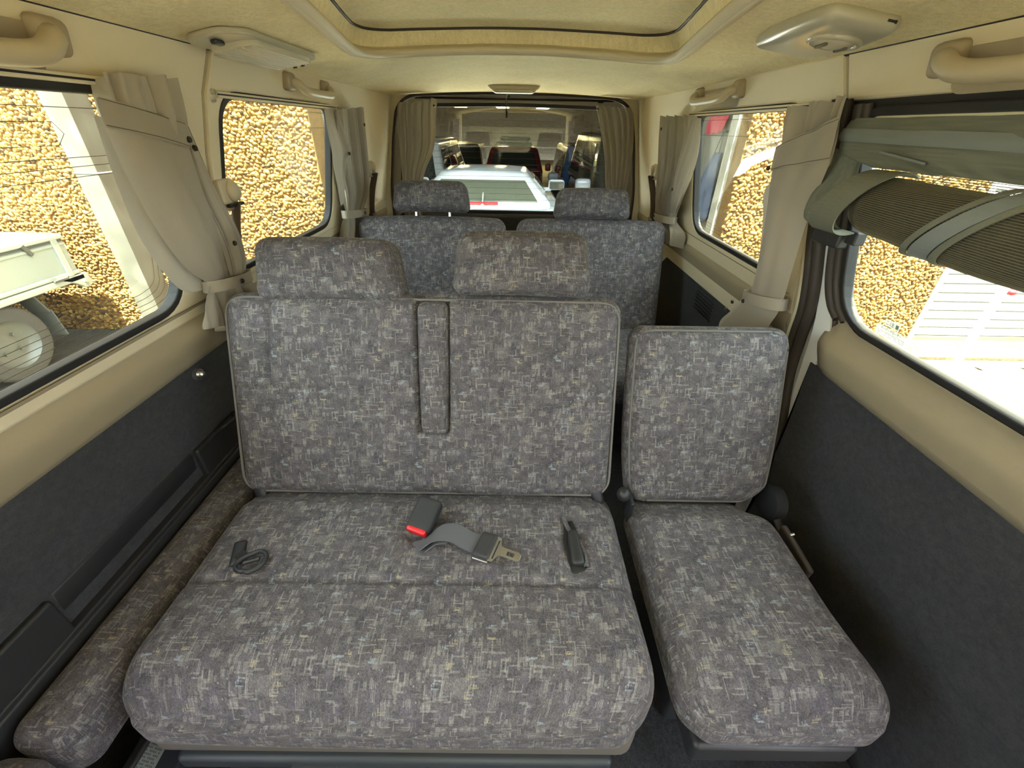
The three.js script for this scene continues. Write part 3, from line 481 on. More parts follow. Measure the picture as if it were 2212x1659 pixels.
function pillarBelt(s, y, z, label, tongueAt, mat) {
  const t = thing('seat_belt', label, 'seat belt', [s * (xw(y) - 0.03), 0.45, z]);
  part('anchor_plate', merge([place(soft(0.018, 0.07, 0.06, 0.008, 0.006), [s * (xw(y) - 0.012), y + 0.005, z], [0, 0, 0]), new THREE.SphereGeometry(0.022, 20, 14).scale(0.7, 1.1, 1).translate(s * (xw(y) - 0.022), y + 0.012, z - 0.012)]), M.handle, t, 'beige belt anchor');
  part('anchor_slot', rbox(s * (xw(y) - 0.03), y - 0.016, z + 0.004, 0.012, 0.008, 0.06, 0.003), M.black, t);
  const p = curvePts([wp(s, y - 0.012, z, 0.032), wp(s, y - 0.1, z - 0.005, 0.02), wp(s, 0.8, z - 0.02, 0.018), wp(s, 0.46, z - 0.04, 0.03)], 24);
  part('webbing', ribbon(p, 0.046, V(-s, 0, 0.75), 0.0022), mat, t, 'brown webbing');
  if (tongueAt) { part('tongue', merge([place(soft(0.012, 0.03, 0.05, 0.005, 0.005), [s * (xw(tongueAt) - 0.035), tongueAt - 0.02, z - 0.018]), rbox(s * (xw(tongueAt) - 0.035), tongueAt + 0.01, z - 0.018, 0.004, 0.04, 0.022, 0.001), rbox(s * (xw(tongueAt) - 0.035), tongueAt + 0.006, z - 0.018, 0.005, 0.01, 0.05, 0.001)]), M.chrome, t, 'chrome tongue'); part('sleeve', place(soft(0.02, 0.03, 0.055, 0.006, 0.006), [s * (xw(tongueAt) - 0.035), tongueAt - 0.035, z - 0.018]), M.black, t); }
  return t;
}
pillarBelt(-1, 1.01, -2.3, 'brown seat belt hanging on the left rear pillar', 0.80, M.webBrown);
pillarBelt(1, 1.02, -2.3, 'brown seat belt hanging on the right rear pillar', 0.80, M.webBrown);
pillarBelt(-1, 1.045, -1.10, 'brown seat belt behind the large left curtain', 0, M.webBrown);
// padded rails along the left wall
function sidePad(z0, z1, label) {
  const t = thing('side_pad', label, 'padded rail', [-0.735, 0.25, (z0 + z1) / 2], 'padded rails along the left wall');
  const d = z0 - z1; part('cover', place(soft(0.098, 0.13, d, 0.035, 0.009, (q, o) => { q.x += 0.012 * sstep(-0.065, 0.065, q.y) * -1; }, 0.3 + z0, 0.2), [-0.722, 0.325, (z0 + z1) / 2], [0, 0, -0.12]), M.fabric, t);
  return t;
}
sidePad(-0.252, -0.97, 'long patterned padded rail between dark ledge and bench');
sidePad(0.25, -0.246, 'short patterned padded rail at the left lower corner');
{ // slider rail with its caution label under the bench
  const t = thing('seat_rail', 'black seat rail on the floor with a grey caution label', 'rail', [-0.72, 0, -0.4]);
  part('rail', merge([rbox(-0.72, 0.03, -0.5, 0.09, 0.06, 1.5, 0.008), rbox(-0.69, 0.12, -0.5, 0.02, 0.14, 1.4, 0.006)]), M.black, t);
  const cv = document.createElement('canvas'); cv.width = 64; cv.height = 512; const c = cv.getContext('2d'); c.fillStyle = '#6a6e6a'; c.fillRect(0, 0, 64, 512); c.fillStyle = '#3c3e3c';
  for (let y = 20; y < 400; y += 13) for (let x = 8; x < 56; x += 6) if ((x * 7 + y * 13) % 5) c.fillRect(x, y, 4, 7); c.fillStyle = '#2c2a26'; c.beginPath(); c.moveTo(20, 480); c.lineTo(44, 480); c.lineTo(32, 452); c.fill();
  const tx = new THREE.CanvasTexture(cv); tx.colorSpace = THREE.SRGBColorSpace; tx.flipY = true;
  const g = new THREE.PlaneGeometry(0.036, 0.2); g.rotateX(-Math.PI / 2).rotateZ(-0.9).rotateY(0.02).translate(-0.672, 0.17, -0.34);
  part('caution_label', g, std({ map: tx, roughness: 0.6, side: THREE.DoubleSide }), t, 'grey caution label with fine print and triangle');
}

// front seats, just behind the photographer's place
for (const [x, lb] of [[-0.42, 'front seat on the left behind the camera'], [0.42, 'front seat on the right behind the camera']]) {
  const s = thing('front_seat', lb, 'seat', [x, 0, 0.45], 'front seats');
  part('backrest', place(padShape(0.54, 0.64, 0.14, 0.05, 0.012, { taperTop: 0.1 }, 0.2, 0.4), [x, 0.68, 0.26], [0.22, Math.PI, 0], 'YXZ'), M.fabric, s);
  part('seat_cushion', place(soft(0.5, 0.16, 0.5, 0.05, 0.014, null, 0.3, 0.1), [x, 0.35, 0.56]), M.fabric, s);
  part('seat_base', rbox(x, 0.14, 0.56, 0.42, 0.28, 0.42, 0.01), M.black, s);
  headrest(s, x, 1.08, 0.19, 0.28, 0.14, 0.1, 0, 0.3, -0.2, 0.045);
}

// ------------------------------------------------------------------ curtains
// rows [yL, aL, yR, aR, off, amp, bulge]: left and right end of the cloth, distance from the wall, fold depth
function cloth(frame, rows, n, phase, nu = 90, nv = 60, sharp = 0.3, wob = 0) {
  const col = (k) => new THREE.CatmullRomCurve3(rows.map((r, i) => V(i, r[k] ?? 0, 0)), false, 'catmullrom', 0.5), C = [0, 1, 2, 3, 4, 5, 6].map(col), m = rows.length - 1;
  const val = (k, v) => { const t = v * m, i = Math.min(m - 1, Math.floor(t)), f = t - i, a = rows[i][k] ?? 0, b = rows[i + 1][k] ?? 0, p = rows[Math.max(0, i - 1)][k] ?? 0, q = rows[Math.min(m, i + 2)][k] ?? 0; return 0.5 * (2 * a + (b - p) * f + (2 * p - 5 * a + 4 * b - q) * f * f + (3 * a - p - 3 * b + q) * f * f * f); };
  return grid((u, v) => {
    const w = 2 * Math.PI * n * u + phase + wob * Math.sin(v * 5 + u * 3), f = Math.sin(w) + sharp * Math.sin(2 * w + 1) + 0.25 * Math.sin(3.3 * w + v * 2);
    const off = val(4, v) + val(5, v) * f + val(6, v) * Math.sin(Math.PI * u), d = val(5, v) * 0.7 * Math.cos(w);
    return frame(lerp(val(1, v), val(3, v), u) + d, lerp(val(0, v), val(2, v), u) + val(5, v) * 0.25 * f * (v < 0.06 || v > 0.94 ? 1 : 0.2), off);
  }, nu, nv, (u, v) => [u * 0.6, v * 0.9]);
}
const thread = std({ color: hex('#6f675a'), roughness: 0.9 });
// stitched line along row j (or column i) of a cloth grid, on its outer face
function stitch(g, nu, nv, { j, i }, s, rad = 0.0007) { const P = g.attributes.position, N = g.attributes.normal, pts = []; for (let k = 0; k <= (j !== undefined ? nu : nv); k += 2) { const at = j !== undefined ? j * (nu + 1) + k : k * (nu + 1) + i, p = V(0, 0, 0).fromBufferAttribute(P, at), n = V(0, 0, 0).fromBufferAttribute(N, at); if (n.x * s > 0) n.negate(); pts.push(p.addScaledVector(n, rad * 0.6)); } return tube(pts, rad, pts.length * 3, 4); }
const onWall = (s) => (z, y, off) => wp(s, y, z, off);
function band(frame, [yL, aL, yR, aR], off, depth, h, grow = 0.006) { // tie-back strap round the gathered cloth
  const L = frame(aL, yL, off), R = frame(aR, yR, off), c = L.clone().lerp(R, 0.5), ax = R.clone().sub(L), half = ax.length() / 2 + grow; ax.normalize();
  const n = frame((aL + aR) / 2, (yL + yR) / 2, off + 0.1).sub(frame((aL + aR) / 2, (yL + yR) / 2, off)).normalize(), up = ax.clone().cross(n).normalize(), rings = [];
  for (const [k, e] of [[-0.5, 0], [-0.5, 0.003], [0.5, 0.003], [0.5, 0], [-0.5, 0]]) { const r = []; for (let i = 0; i < 32; i++) { const q = i / 32 * Math.PI * 2; r.push(c.clone().addScaledVector(ax, Math.cos(q) * (half + e)).addScaledVector(n, Math.sin(q) * (depth + e)).addScaledVector(up, k * h)); } rings.push(r); }
  return smooth(loft(rings, false));
}
function snap(frame, a, y, off, r = 0.006) { const p = frame(a, y, off), q = frame(a, y, off + 0.004); return cyl(p, q, r, r * 0.85, 16); }
const snapMat = std({ color: hex('#4c463e'), roughness: 0.35, metalness: 0.7 });
function addSnaps(t, frame, list) { for (const [a, y, o] of list) part('snap_button', snap(frame, a, y, o), snapMat, t, 'dark metal snap button'); }
{ // large left curtain
  const F = onWall(-1), t = thing('curtain', 'large grey-beige curtain tied back beside the truck window', 'curtain', [-0.69, 0.72, -0.95], 'side window curtains');
  part('pleated_header', cloth(F, [[1.258, -0.77, 1.266, -0.965, 0.034, 0.018], [1.20, -0.775, 1.20, -0.965, 0.036, 0.02], [1.13, -0.80, 1.12, -0.97, 0.03, 0.014], [1.0, -0.86, 0.98, -1.0, 0.028, 0.006]], 2.6, 2.2, 120, 40, 0.5), M.curtain, t);
  part('back_layer', cloth(F, [[1.205, -0.77, 1.19, -0.88, 0.02, 0.002], [1.1, -0.78, 1.08, -0.9, 0.02, 0.004, 0.01], [1.0, -0.805, 0.98, -0.93, 0.02, 0.006, 0.012], [0.9, -0.86, 0.89, -0.98, 0.025, 0.006, 0.01], [0.872, -0.915, 0.862, -1.0, 0.03, 0.006]], 1, 0.5, 40, 50), M.curtain, t);
  part('drape', cloth(F, [[1.227, -0.752, 1.195, -0.935, 0.046, 0.001, 0.004], [1.2, -0.752, 1.165, -0.937, 0.048, 0.001, 0.01], [1.13, -0.768, 1.09, -0.955, 0.048, 0.002, 0.02], [1.03, -0.808, 1.0, -0.985, 0.048, 0.004, 0.028], [0.945, -0.862, 0.925, -1.0, 0.046, 0.005, 0.028], [0.898, -0.915, 0.885, -1.01, 0.045, 0.006, 0.016], [0.87, -0.945, 0.86, -1.045, 0.046, 0.006, 0.01]], 1, 0.4, 80, 80, 0.2), M.curtain, t);
  { const g = cloth(F, [[1.23, -0.751, 1.198, -0.935, 0.05, 0.001, 0.006], [1.212, -0.752, 1.18, -0.937, 0.051, 0.001, 0.009], [1.19, -0.753, 1.155, -0.94, 0.0505, 0.001, 0.0125]], 1, 0.4, 50, 10), st = merge([stitch(g, 50, 10, { j: 1 }, -1), stitch(g, 50, 10, { j: 9 }, -1)]); part('hem_band', g, M.curtain, t); part('stitching', st, thread, t); }
  { const g = cloth(F, [[1.192, -0.935, 1.2, -0.955, 0.04, 0.002], [1.12, -0.945, 1.13, -0.985, 0.042, 0.004], [1.06, -0.955, 1.06, -1.02, 0.04, 0.009], [0.98, -0.985, 0.975, -1.07, 0.042, 0.012], [0.92, -1.0, 0.91, -1.085, 0.044, 0.012], [0.868, -1.01, 0.862, -1.078, 0.045, 0.008]], 1.6, 1.0, 70, 70, 0.4), st = merge([stitch(g, 70, 70, { i: 6 }, -1), stitch(g, 70, 70, { i: 62 }, -1)]); part('side_folds', g, M.curtain, t); part('stitching', st, thread, t); }
  part('tail', cloth(F, [[0.882, -0.925, 0.862, -1.075, 0.045, 0.008], [0.862, -0.89, 0.835, -1.08, 0.05, 0.014], [0.83, -0.872, 0.78, -1.09, 0.055, 0.016], [0.80, -0.875, 0.70, -1.09, 0.055, 0.016]], 2.2, 0.2, 110, 40, 0.5, 0.4), M.curtain, t);
  part('tie_band', band(F, [0.88, -0.925, 0.862, -1.08], 0.046, 0.03, 0.026), M.curtain, t);
  addSnaps(t, F, [[-1.0, 0.87, 0.08], [-1.02, 0.955, 0.062], [-0.948, 1.155, 0.052], [-0.935, 1.17, 0.052]]);
}
{ // left rear curtain
  const F = onWall(-1), t = thing('curtain', 'narrow curtain tied back at the left rear pillar', 'curtain', [-0.69, 0.72, -1.9], 'side window curtains');
  part('drape', cloth(F, [[1.238, -1.70, 1.258, -2.03, 0.045, 0.018], [1.17, -1.70, 1.16, -2.05, 0.05, 0.02], [1.05, -1.74, 1.03, -2.11, 0.05, 0.02], [0.965, -1.79, 0.945, -2.12, 0.05, 0.02], [0.895, -1.825, 0.862, -2.07, 0.05, 0.01], [0.84, -1.81, 0.79, -2.08, 0.05, 0.02], [0.73, -1.80, 0.71, -1.98, 0.05, 0.02]], 3.6, 0.6, 160, 80, 0.5, 0.35), M.curtain, t);
  part('turned_flap', cloth(F, [[1.24, -1.62, 1.25, -1.74, 0.05, 0.002], [1.17, -1.585, 1.15, -1.77, 0.075, 0.003], [1.12, -1.60, 1.118, -1.80, 0.08, 0.003], [1.05, -1.635, 1.07, -1.755, 0.078, 0.003], [0.93, -1.74, 0.935, -1.78, 0.06, 0.002]], 1, 0.3, 50, 50), M.curtain, t);
  part('tie_band', band(F, [0.885, -1.82, 0.855, -2.075], 0.05, 0.032, 0.03), M.curtain, t);
  addSnaps(t, F, [[-2.0, 1.2, 0.066], [-1.975, 0.868, 0.084], [-1.765, 1.108, 0.084]]);
}
{ // right rear curtain
  const F = onWall(1), t = thing('curtain', 'narrow curtain tied back at the right rear pillar', 'curtain', [0.69, 0.72, -1.9], 'side window curtains');
  part('drape', cloth(F, [[1.25, -2.07, 1.242, -1.70, 0.045, 0.018], [1.17, -2.06, 1.14, -1.68, 0.05, 0.02], [1.03, -2.08, 1.05, -1.73, 0.05, 0.02], [0.93, -2.11, 0.95, -1.84, 0.05, 0.02], [0.855, -2.13, 0.878, -1.89, 0.05, 0.009], [0.82, -2.06, 0.83, -1.84, 0.05, 0.02], [0.76, -2.0, 0.77, -1.86, 0.05, 0.02]], 3.4, 2.0, 160, 80, 0.5, 0.35), M.curtain, t);
  part('turned_flap', cloth(F, [[1.23, -1.73, 1.235, -1.64, 0.05, 0.002], [1.16, -1.74, 1.13, -1.61, 0.07, 0.004], [1.08, -1.79, 1.07, -1.66, 0.075, 0.004], [0.98, -1.86, 0.97, -1.76, 0.07, 0.004], [0.9, -1.93, 0.9, -1.87, 0.055, 0.003]], 1, 0.3, 50, 50), M.curtain, t);
  part('tie_band', band(F, [0.855, -2.13, 0.872, -1.89], 0.05, 0.032, 0.028), M.curtain, t);
  addSnaps(t, F, [[-2.03, 1.205, 0.064], [-2.06, 0.862, 0.084], [-1.83, 1.0, 0.078]]);
}
{ // right front curtain
  const F = onWall(1), t = thing('curtain', 'long beige curtain sleeve hanging between window and sliding door', 'curtain', [0.7, 0.6, -1.1], 'side window curtains');
  part('pleated_header', cloth(F, [[1.25, -1.155, 1.262, -0.955, 0.03, 0.010], [1.21, -1.15, 1.22, -0.95, 0.035, 0.014], [1.15, -1.15, 1.15, -0.96, 0.035, 0.008], [1.05, -1.15, 1.05, -1.0, 0.03, 0.004]], 2.4, 0.8, 100, 40, 0.5), M.curtain, t);
  part('drape', cloth(F, [[1.165, -1.15, 1.222, -0.945, 0.048, 0.004, 0.006], [1.135, -1.155, 1.17, -0.942, 0.05, 0.004, 0.018], [1.08, -1.16, 1.09, -0.97, 0.05, 0.003, 0.026], [1.0, -1.16, 1.01, -0.992, 0.05, 0.002, 0.03], [0.9, -1.163, 0.92, -1.008, 0.05, 0.003, 0.03], [0.82, -1.18, 0.85, -1.02, 0.05, 0.003, 0.026], [0.79, -1.195, 0.825, -1.035, 0.05, 0.002, 0.022]], 1, 1.0, 80, 90, 0.4), M.curtain, t);
  { const g = cloth(F, [[1.17, -1.151, 1.228, -0.944, 0.052, 0.004, 0.008], [1.14, -1.156, 1.19, -0.941, 0.0535, 0.004, 0.016], [1.118, -1.158, 1.155, -0.945, 0.053, 0.004, 0.021]], 1, 1.0, 50, 12), st = merge([stitch(g, 50, 12, { j: 1 }, 1), stitch(g, 50, 12, { j: 11 }, 1)]); part('hem_band', g, M.curtain, t); part('stitching', st, thread, t); }
  part('side_layer', cloth(F, [[1.09, -1.20, 1.1, -1.14, 0.03, 0.002], [1.06, -1.225, 1.06, -1.15, 0.03, 0.003], [0.98, -1.20, 0.98, -1.15, 0.035, 0.003], [0.85, -1.185, 0.85, -1.15, 0.04, 0.002]], 1, 0, 20, 40), M.curtain, t);
  part('tail', cloth(F, [[0.805, -1.20, 0.84, -1.022, 0.05, 0.002, 0.03], [0.77, -1.225, 0.80, -1.035, 0.052, 0.002, 0.03], [0.70, -1.29, 0.75, -1.06, 0.056, 0.003, 0.03], [0.64, -1.34, 0.68, -1.10, 0.058, 0.004, 0.028], [0.56, -1.33, 0.6, -1.14, 0.055, 0.005, 0.02]], 1, 0.6, 70, 60, 0.3), M.curtain, t);
  part('tie_band', band(F, [0.79, -1.2, 0.822, -1.028], 0.05, 0.036, 0.03, 0.003), M.curtain, t);
  addSnaps(t, F, [[-1.15, 0.787, 0.088], [-1.25, 0.748, 0.07], [-1.285, 0.71, 0.074], [-1.16, 1.125, 0.06]]);
}
for (const s of [-1, 1]) { // curtains of the rear glass
  const F = (x, y, off) => V(x, y, ZR + off), t = thing('curtain', s < 0 ? 'dark gathered curtain at the left of the rear glass' : 'dark gathered curtain at the right of the rear glass', 'curtain', [s * 0.55, 0.72, ZR + 0.03], 'rear window curtains');
  const R = s < 0 ? [[1.30, -0.615, 1.325, -0.405, 0.03, 0.012], [1.26, -0.625, 1.26, -0.418, 0.03, 0.013], [1.1, -0.635, 1.1, -0.44, 0.03, 0.012], [0.97, -0.635, 0.97, -0.505, 0.03, 0.01], [0.82, -0.64, 0.82, -0.54, 0.03, 0.008], [0.7, -0.645, 0.7, -0.53, 0.03, 0.01]]
    : [[1.31, 0.42, 1.30, 0.60, 0.03, 0.012], [1.25, 0.445, 1.25, 0.625, 0.03, 0.013], [1.1, 0.495, 1.1, 0.645, 0.03, 0.012], [0.95, 0.525, 0.95, 0.645, 0.03, 0.01], [0.82, 0.54, 0.82, 0.64, 0.03, 0.008], [0.7, 0.53, 0.7, 0.645, 0.03, 0.01]];
  part('drape', cloth(F, R, 5, s, 140, 70, 0.4, 0.2), M.curtain, t);
  addSnaps(t, F, [[s < 0 ? -0.418 : 0.437, 1.29, 0.046]]);
}
// curtain rails above the side windows
for (const [s, z0, z1, lb] of [[-1, -1.12, -1.86, 'curtain rail above the left rear quarter window'], [1, -1.12, -1.86, 'curtain rail above the right rear quarter window'], [-1, -0.3, -0.98, 'curtain rail above the large left window']]) {
  const r = thing('curtain_rail', lb, 'rail', [s * 0.66, 1.255, (z0 + z1) / 2]);
  part('track', side(s, [[z0, 1.258], [z1, 1.258], [z1, 1.246], [z0, 1.246]], [], 0.01, 0.012, 0.002), M.beige, r); part('groove', side(s, [[z0, 1.2535], [z1, 1.2535], [z1, 1.2505], [z0, 1.2505]], [], -0.01, 0.0125, 0), M.rubber, r);
  part('end_screw', cyl(wp(s, 1.256, z0 + 0.012, 0.0), wp(s, 1.256, z0 + 0.012, 0.012), 0.006, 0.005, 12), M.chrome, r);
}
// ------------------------------------------------------------------ lamps and handles
{
  const t = thing('dome_lamp', 'long ribbed interior lamp on the left of the ceiling', 'lamp', [-0.57, 1.33, -1.19]), A = 0.17, P = (g) => g.scale(0.88, 0.8, 0.88).rotateZ(A).translate(-0.575, 1.346, -1.19);
  part('base', P(extr(rpoly([[-0.06, -0.2], [0.045, -0.23], [0.068, -0.2], [0.068, 0.17], [0.03, 0.225], [-0.045, 0.215], [-0.065, 0.18]], 0.02), [], 0.014, 0.004).rotateX(Math.PI / 2)), M.pod, t);
  part('lens', P(merge([extr(rpoly([[-0.05, -0.18], [0.04, -0.205], [0.056, -0.18], [0.056, 0.12], [0.03, 0.14], [-0.05, 0.14]], 0.015), [], 0.024, 0.006).rotateX(Math.PI / 2).translate(0, -0.003, 0), ...[...Array(13)].map((_, i) => rbox(-0.045 + i * 0.0078, -0.0275, -0.02, 0.0035, 0.003, 0.31, 0.001))])), M.lens, t, 'ribbed cream lens');
  part('switch', P(place(soft(0.016, 0.01, 0.034, 0.004, 0.003), [-0.005, -0.018, 0.175])), M.black, t, 'black rocker switch');
  part('end_screws', P(merge([cyl(V(0.0, -0.03, -0.19), V(0, -0.02, -0.19), 0.006), cyl(V(0.025, -0.03, -0.185), V(0.025, -0.02, -0.185), 0.006)])), M.black, t);
}
{
  const t = thing('reading_lamp', 'smooth rounded ceiling lamp pod with swivel lens on the right', 'lamp', [0.53, 1.33, -0.935]), P = (g) => g.scale(0.8, 0.75, 0.84).rotateZ(-0.16).rotateY(-0.06).translate(0.525, 1.348, -0.94);
  part('housing', P(soft(0.165, 0.05, 0.32, 0.024, 0.006, (q) => { const v = q.z / 0.16; q.x *= 1 - 0.16 * v * v; q.y *= 1 - 0.35 * v * v; })), M.pod, t);
  part('swivel_ring', P(new THREE.TorusGeometry(0.045, 0.007, 12, 40).rotateX(Math.PI / 2).translate(0.01, -0.023, 0.06)), M.pod, t);
  part('swivel_lens', P(new THREE.SphereGeometry(0.04, 28, 14).scale(1, 0.3, 1).translate(0.01, -0.023, 0.06)), M.lens, t, 'round swivel lens');
  part('lens_slots', P(merge([rbox(-0.012, -0.034, 0.06, 0.008, 0.006, 0.04, 0.003), rbox(0.03, -0.034, 0.06, 0.008, 0.006, 0.04, 0.003)])), std({ color: hex('#6d6452'), roughness: 0.5 }), t);
  part('edge_clip', P(rbox(0.045, 0.0, 0.155, 0.022, 0.008, 0.01, 0.003)), M.black, t);
}
{
  const t = thing('tailgate_lamp', 'small beige lamp above the rear window', 'lamp', [0, 1.34, -2.45]);
  part('housing', place(soft(0.245, 0.03, 0.1, 0.012, 0.006, (q) => { q.x *= 1 + q.y * 8; }), [-0.003, 1.364, -2.45]), M.beige, t); part('lens', place(soft(0.21, 0.022, 0.075, 0.01, 0.006, (q) => { q.x *= 1 + q.y * 10; }), [-0.003, 1.350, -2.445]), M.lens, t, 'glossy cream lens');
  part('cord', tube([V(-0.035, 1.342, -2.5), V(-0.042, 1.31, -2.56), V(-0.04, 1.25, -2.6)], 0.0025, 20, 6), M.rubber, t, 'thin black cord'); part('cord_end', cyl(V(-0.04, 1.272, -2.59), V(-0.04, 1.245, -2.6), 0.005), M.black, t);
}
function grab(s, z0, z1, yA, yB, label, r = 0.014, reach = 0.045) {
  const t = thing('grab_handle', label, 'handle', [s * 0.64, yA - 0.03, (z0 + z1) / 2], 'grab handles');
  const zs = [z0, lerp(z0, z1, 0.03), lerp(z0, z1, 0.14), lerp(z0, z1, 0.5), lerp(z0, z1, 0.86), lerp(z0, z1, 0.97), z1], of = [-0.005, reach * 0.7, reach, reach * 1.08, reach, reach * 0.7, -0.005], ys = [yB, yB - 0.004, yA, yA - 0.003, yA, yB - 0.004, yB];
  part('grip', tube(zs.map((z, i) => wp(s, ys[i], z, of[i])), r, 80, 14).scale(1, 1, 1), M.handle, t);
  for (const z of [z0, z1]) part('mount', place(soft(0.03, 0.046, 0.05, 0.012, 0.006), [s * (xw(yB) - 0.008), yB, z], [0, 0, s * 0.18]), std({ color: hex('#a8997d'), roughness: 0.5 }), t);
  part('recess_plate', side(s, rpoly([[Math.min(z0, z1) + 0.01, yA - 0.022], [Math.max(z0, z1) - 0.01, yA - 0.022], [Math.max(z0, z1) - 0.01, yB + 0.012], [Math.min(z0, z1) + 0.01, yB + 0.012]], 0.02), [], 0.0, 0.003, 0.001), std({ color: hex('#a89a7f'), roughness: 0.7 }), t);
  return t;
}
grab(-1, -0.2, -0.745, 1.27, 1.298, 'thick beige grab handle above the truck window', 0.0145, 0.042);
grab(1, -0.2, -0.79, 1.275, 1.298, 'thick beige grab handle above the sliding door', 0.0145, 0.042);
grab(-1, -1.47, -1.735, 1.282, 1.302, 'slim grab handle above the left rear quarter window', 0.012, 0.045);
grab(1, -1.47, -1.77, 1.285, 1.305, 'slim grab handle above the right rear quarter window', 0.012, 0.045);
part('trim_screw', cyl(wp(-1, 1.242, -1.108, 0.002), wp(-1, 1.242, -1.108, 0.01), 0.007, 0.005, 12), M.chrome, wallL);
// ------------------------------------------------------------------ rolled-up mesh screen in the sliding door window
{
  const F = onWall(1), t = thing('mesh_screen', 'rolled-up olive mesh screen strapped under the door window top', 'mesh screen', [0.66, 1.04, -0.6]);
  part('top_panel', cloth(F, [[1.226, -0.965, 1.224, -0.1, 0.012, 0.001], [1.205, -0.965, 1.205, -0.1, 0.024, 0.003], [1.185, -0.96, 1.185, -0.1, 0.03, 0.002], [1.165, -0.945, 1.165, -0.1, 0.032, 0.002], [1.148, -0.86, 1.146, -0.1, 0.03, 0.002]], 5, 0.4, 120, 30, 0.5, 0.8), M.tent, t);
  part('zipper', cloth(F, [[1.209, -0.962, 1.198, -0.1, 0.0275, 0.0015], [1.198, -0.962, 1.186, -0.1, 0.034, 0.001], [1.188, -0.96, 1.176, -0.1, 0.0345, 0.001]], 4, 0.4, 90, 10, 0.4, 0.8), M.tentZip, t, 'blue-grey zip tape');
  const rr = []; const n = 46; for (let i = 0; i <= n; i++) { const k = i / n, z = lerp(-0.85, -0.08, k), e = Math.sqrt(Math.min(1, Math.min(k, 1 - k) * 14)), ry = (0.041 + 0.007 * Math.sin(k * Math.PI)) * e + 0.002, cy = 1.094 - 0.008 * Math.sin(k * Math.PI), ring = []; for (let j = 0; j < 28; j++) { const q = j / 28 * Math.PI * 2, w = 1 + 0.03 * Math.sin(3 * q + z * 20); ring.push(V(0.7 - 0.062 - 0.19 * (cy - 1.094) + Math.cos(q) * ry * 0.85 * w, cy + Math.sin(q) * ry * w, z)); } rr.push(ring); }
  part('mesh_roll', uvBox(smooth(loft(rr))), M.mesh, t);
  { const ribs = []; for (let j = 0; j < 54; j++) { const q = 1.5 + j / 54 * 3.7, pts = []; for (let i = 2; i <= n - 2; i += 2) { const c = rr[i].reduce((a, p) => a.add(p), V(0, 0, 0)).multiplyScalar(1 / 28), a = rr[i][Math.floor(q / (2 * Math.PI) * 28) % 28], b = rr[i][(Math.floor(q / (2 * Math.PI) * 28) + 1) % 28], f = q / (2 * Math.PI) * 28 % 1; const p = a.clone().lerp(b, f); pts.push(p.add(p.clone().sub(c).setLength(0.0004))); } ribs.push(tube(pts, 0.0005, 60, 4)); } part('mesh_ribs', merge(ribs), std({ color: hex('#7a745c'), roughness: 0.8 }), t).userData.kind = 'stuff'; }
  part('mesh_threads', merge([...Array(9)].map((_, i) => tube([wp(1, 1.126 + i * 0.0034, -0.82, 0.02), wp(1, 1.122 + i * 0.0034, -0.1, 0.02)], 0.0005, 2, 4))), M.mesh, t).userData.kind = 'stuff';
  const hoop = (z, slant, w, rad, mat, name, lb) => { const p = []; for (let i = 0; i <= 30; i++) { const q = 1.1 + i / 30 * 4.0, c = V(0.638, 1.09, 0); p.push(V(c.x + Math.cos(q) * rad * 0.85, c.y + Math.sin(q) * rad, z - slant * Math.sin(q))); } part(name, ribbon(p, w, V(0.05, 0, 1), 0.0025), mat, t, lb); };
  hoop(-0.60, -0.055, 0.034, 0.0525, M.tentZip, 'zip_band', 'blue-grey zip band round the roll'); hoop(-0.573, -0.055, 0.012, 0.054, M.tent, 'band_edge'); hoop(-0.627, -0.055, 0.012, 0.054, M.tent, 'band_edge');
  hoop(-0.835, -0.045, 0.07, 0.057, M.tent, 'roll_strap', 'wide grey strap');
  part('side_flap', cloth(F, [[1.175, -0.97, 1.16, -0.89, 0.03, 0.002], [1.14, -0.975, 1.12, -0.89, 0.035, 0.004], [1.09, -0.99, 1.08, -0.9, 0.05, 0.004, 0.015], [1.045, -0.995, 1.045, -0.885, 0.055, 0.003, 0.02], [1.03, -0.98, 1.035, -0.86, 0.04, 0.002, 0.02]], 1, 0.5, 40, 40), M.tent, t);
  part('strap_seam', rbox(0.642, 1.168, -0.79, 0.004, 0.004, 0.1, 0.0015, [0.12, 0.02, 0]), M.tentZip, t);
}
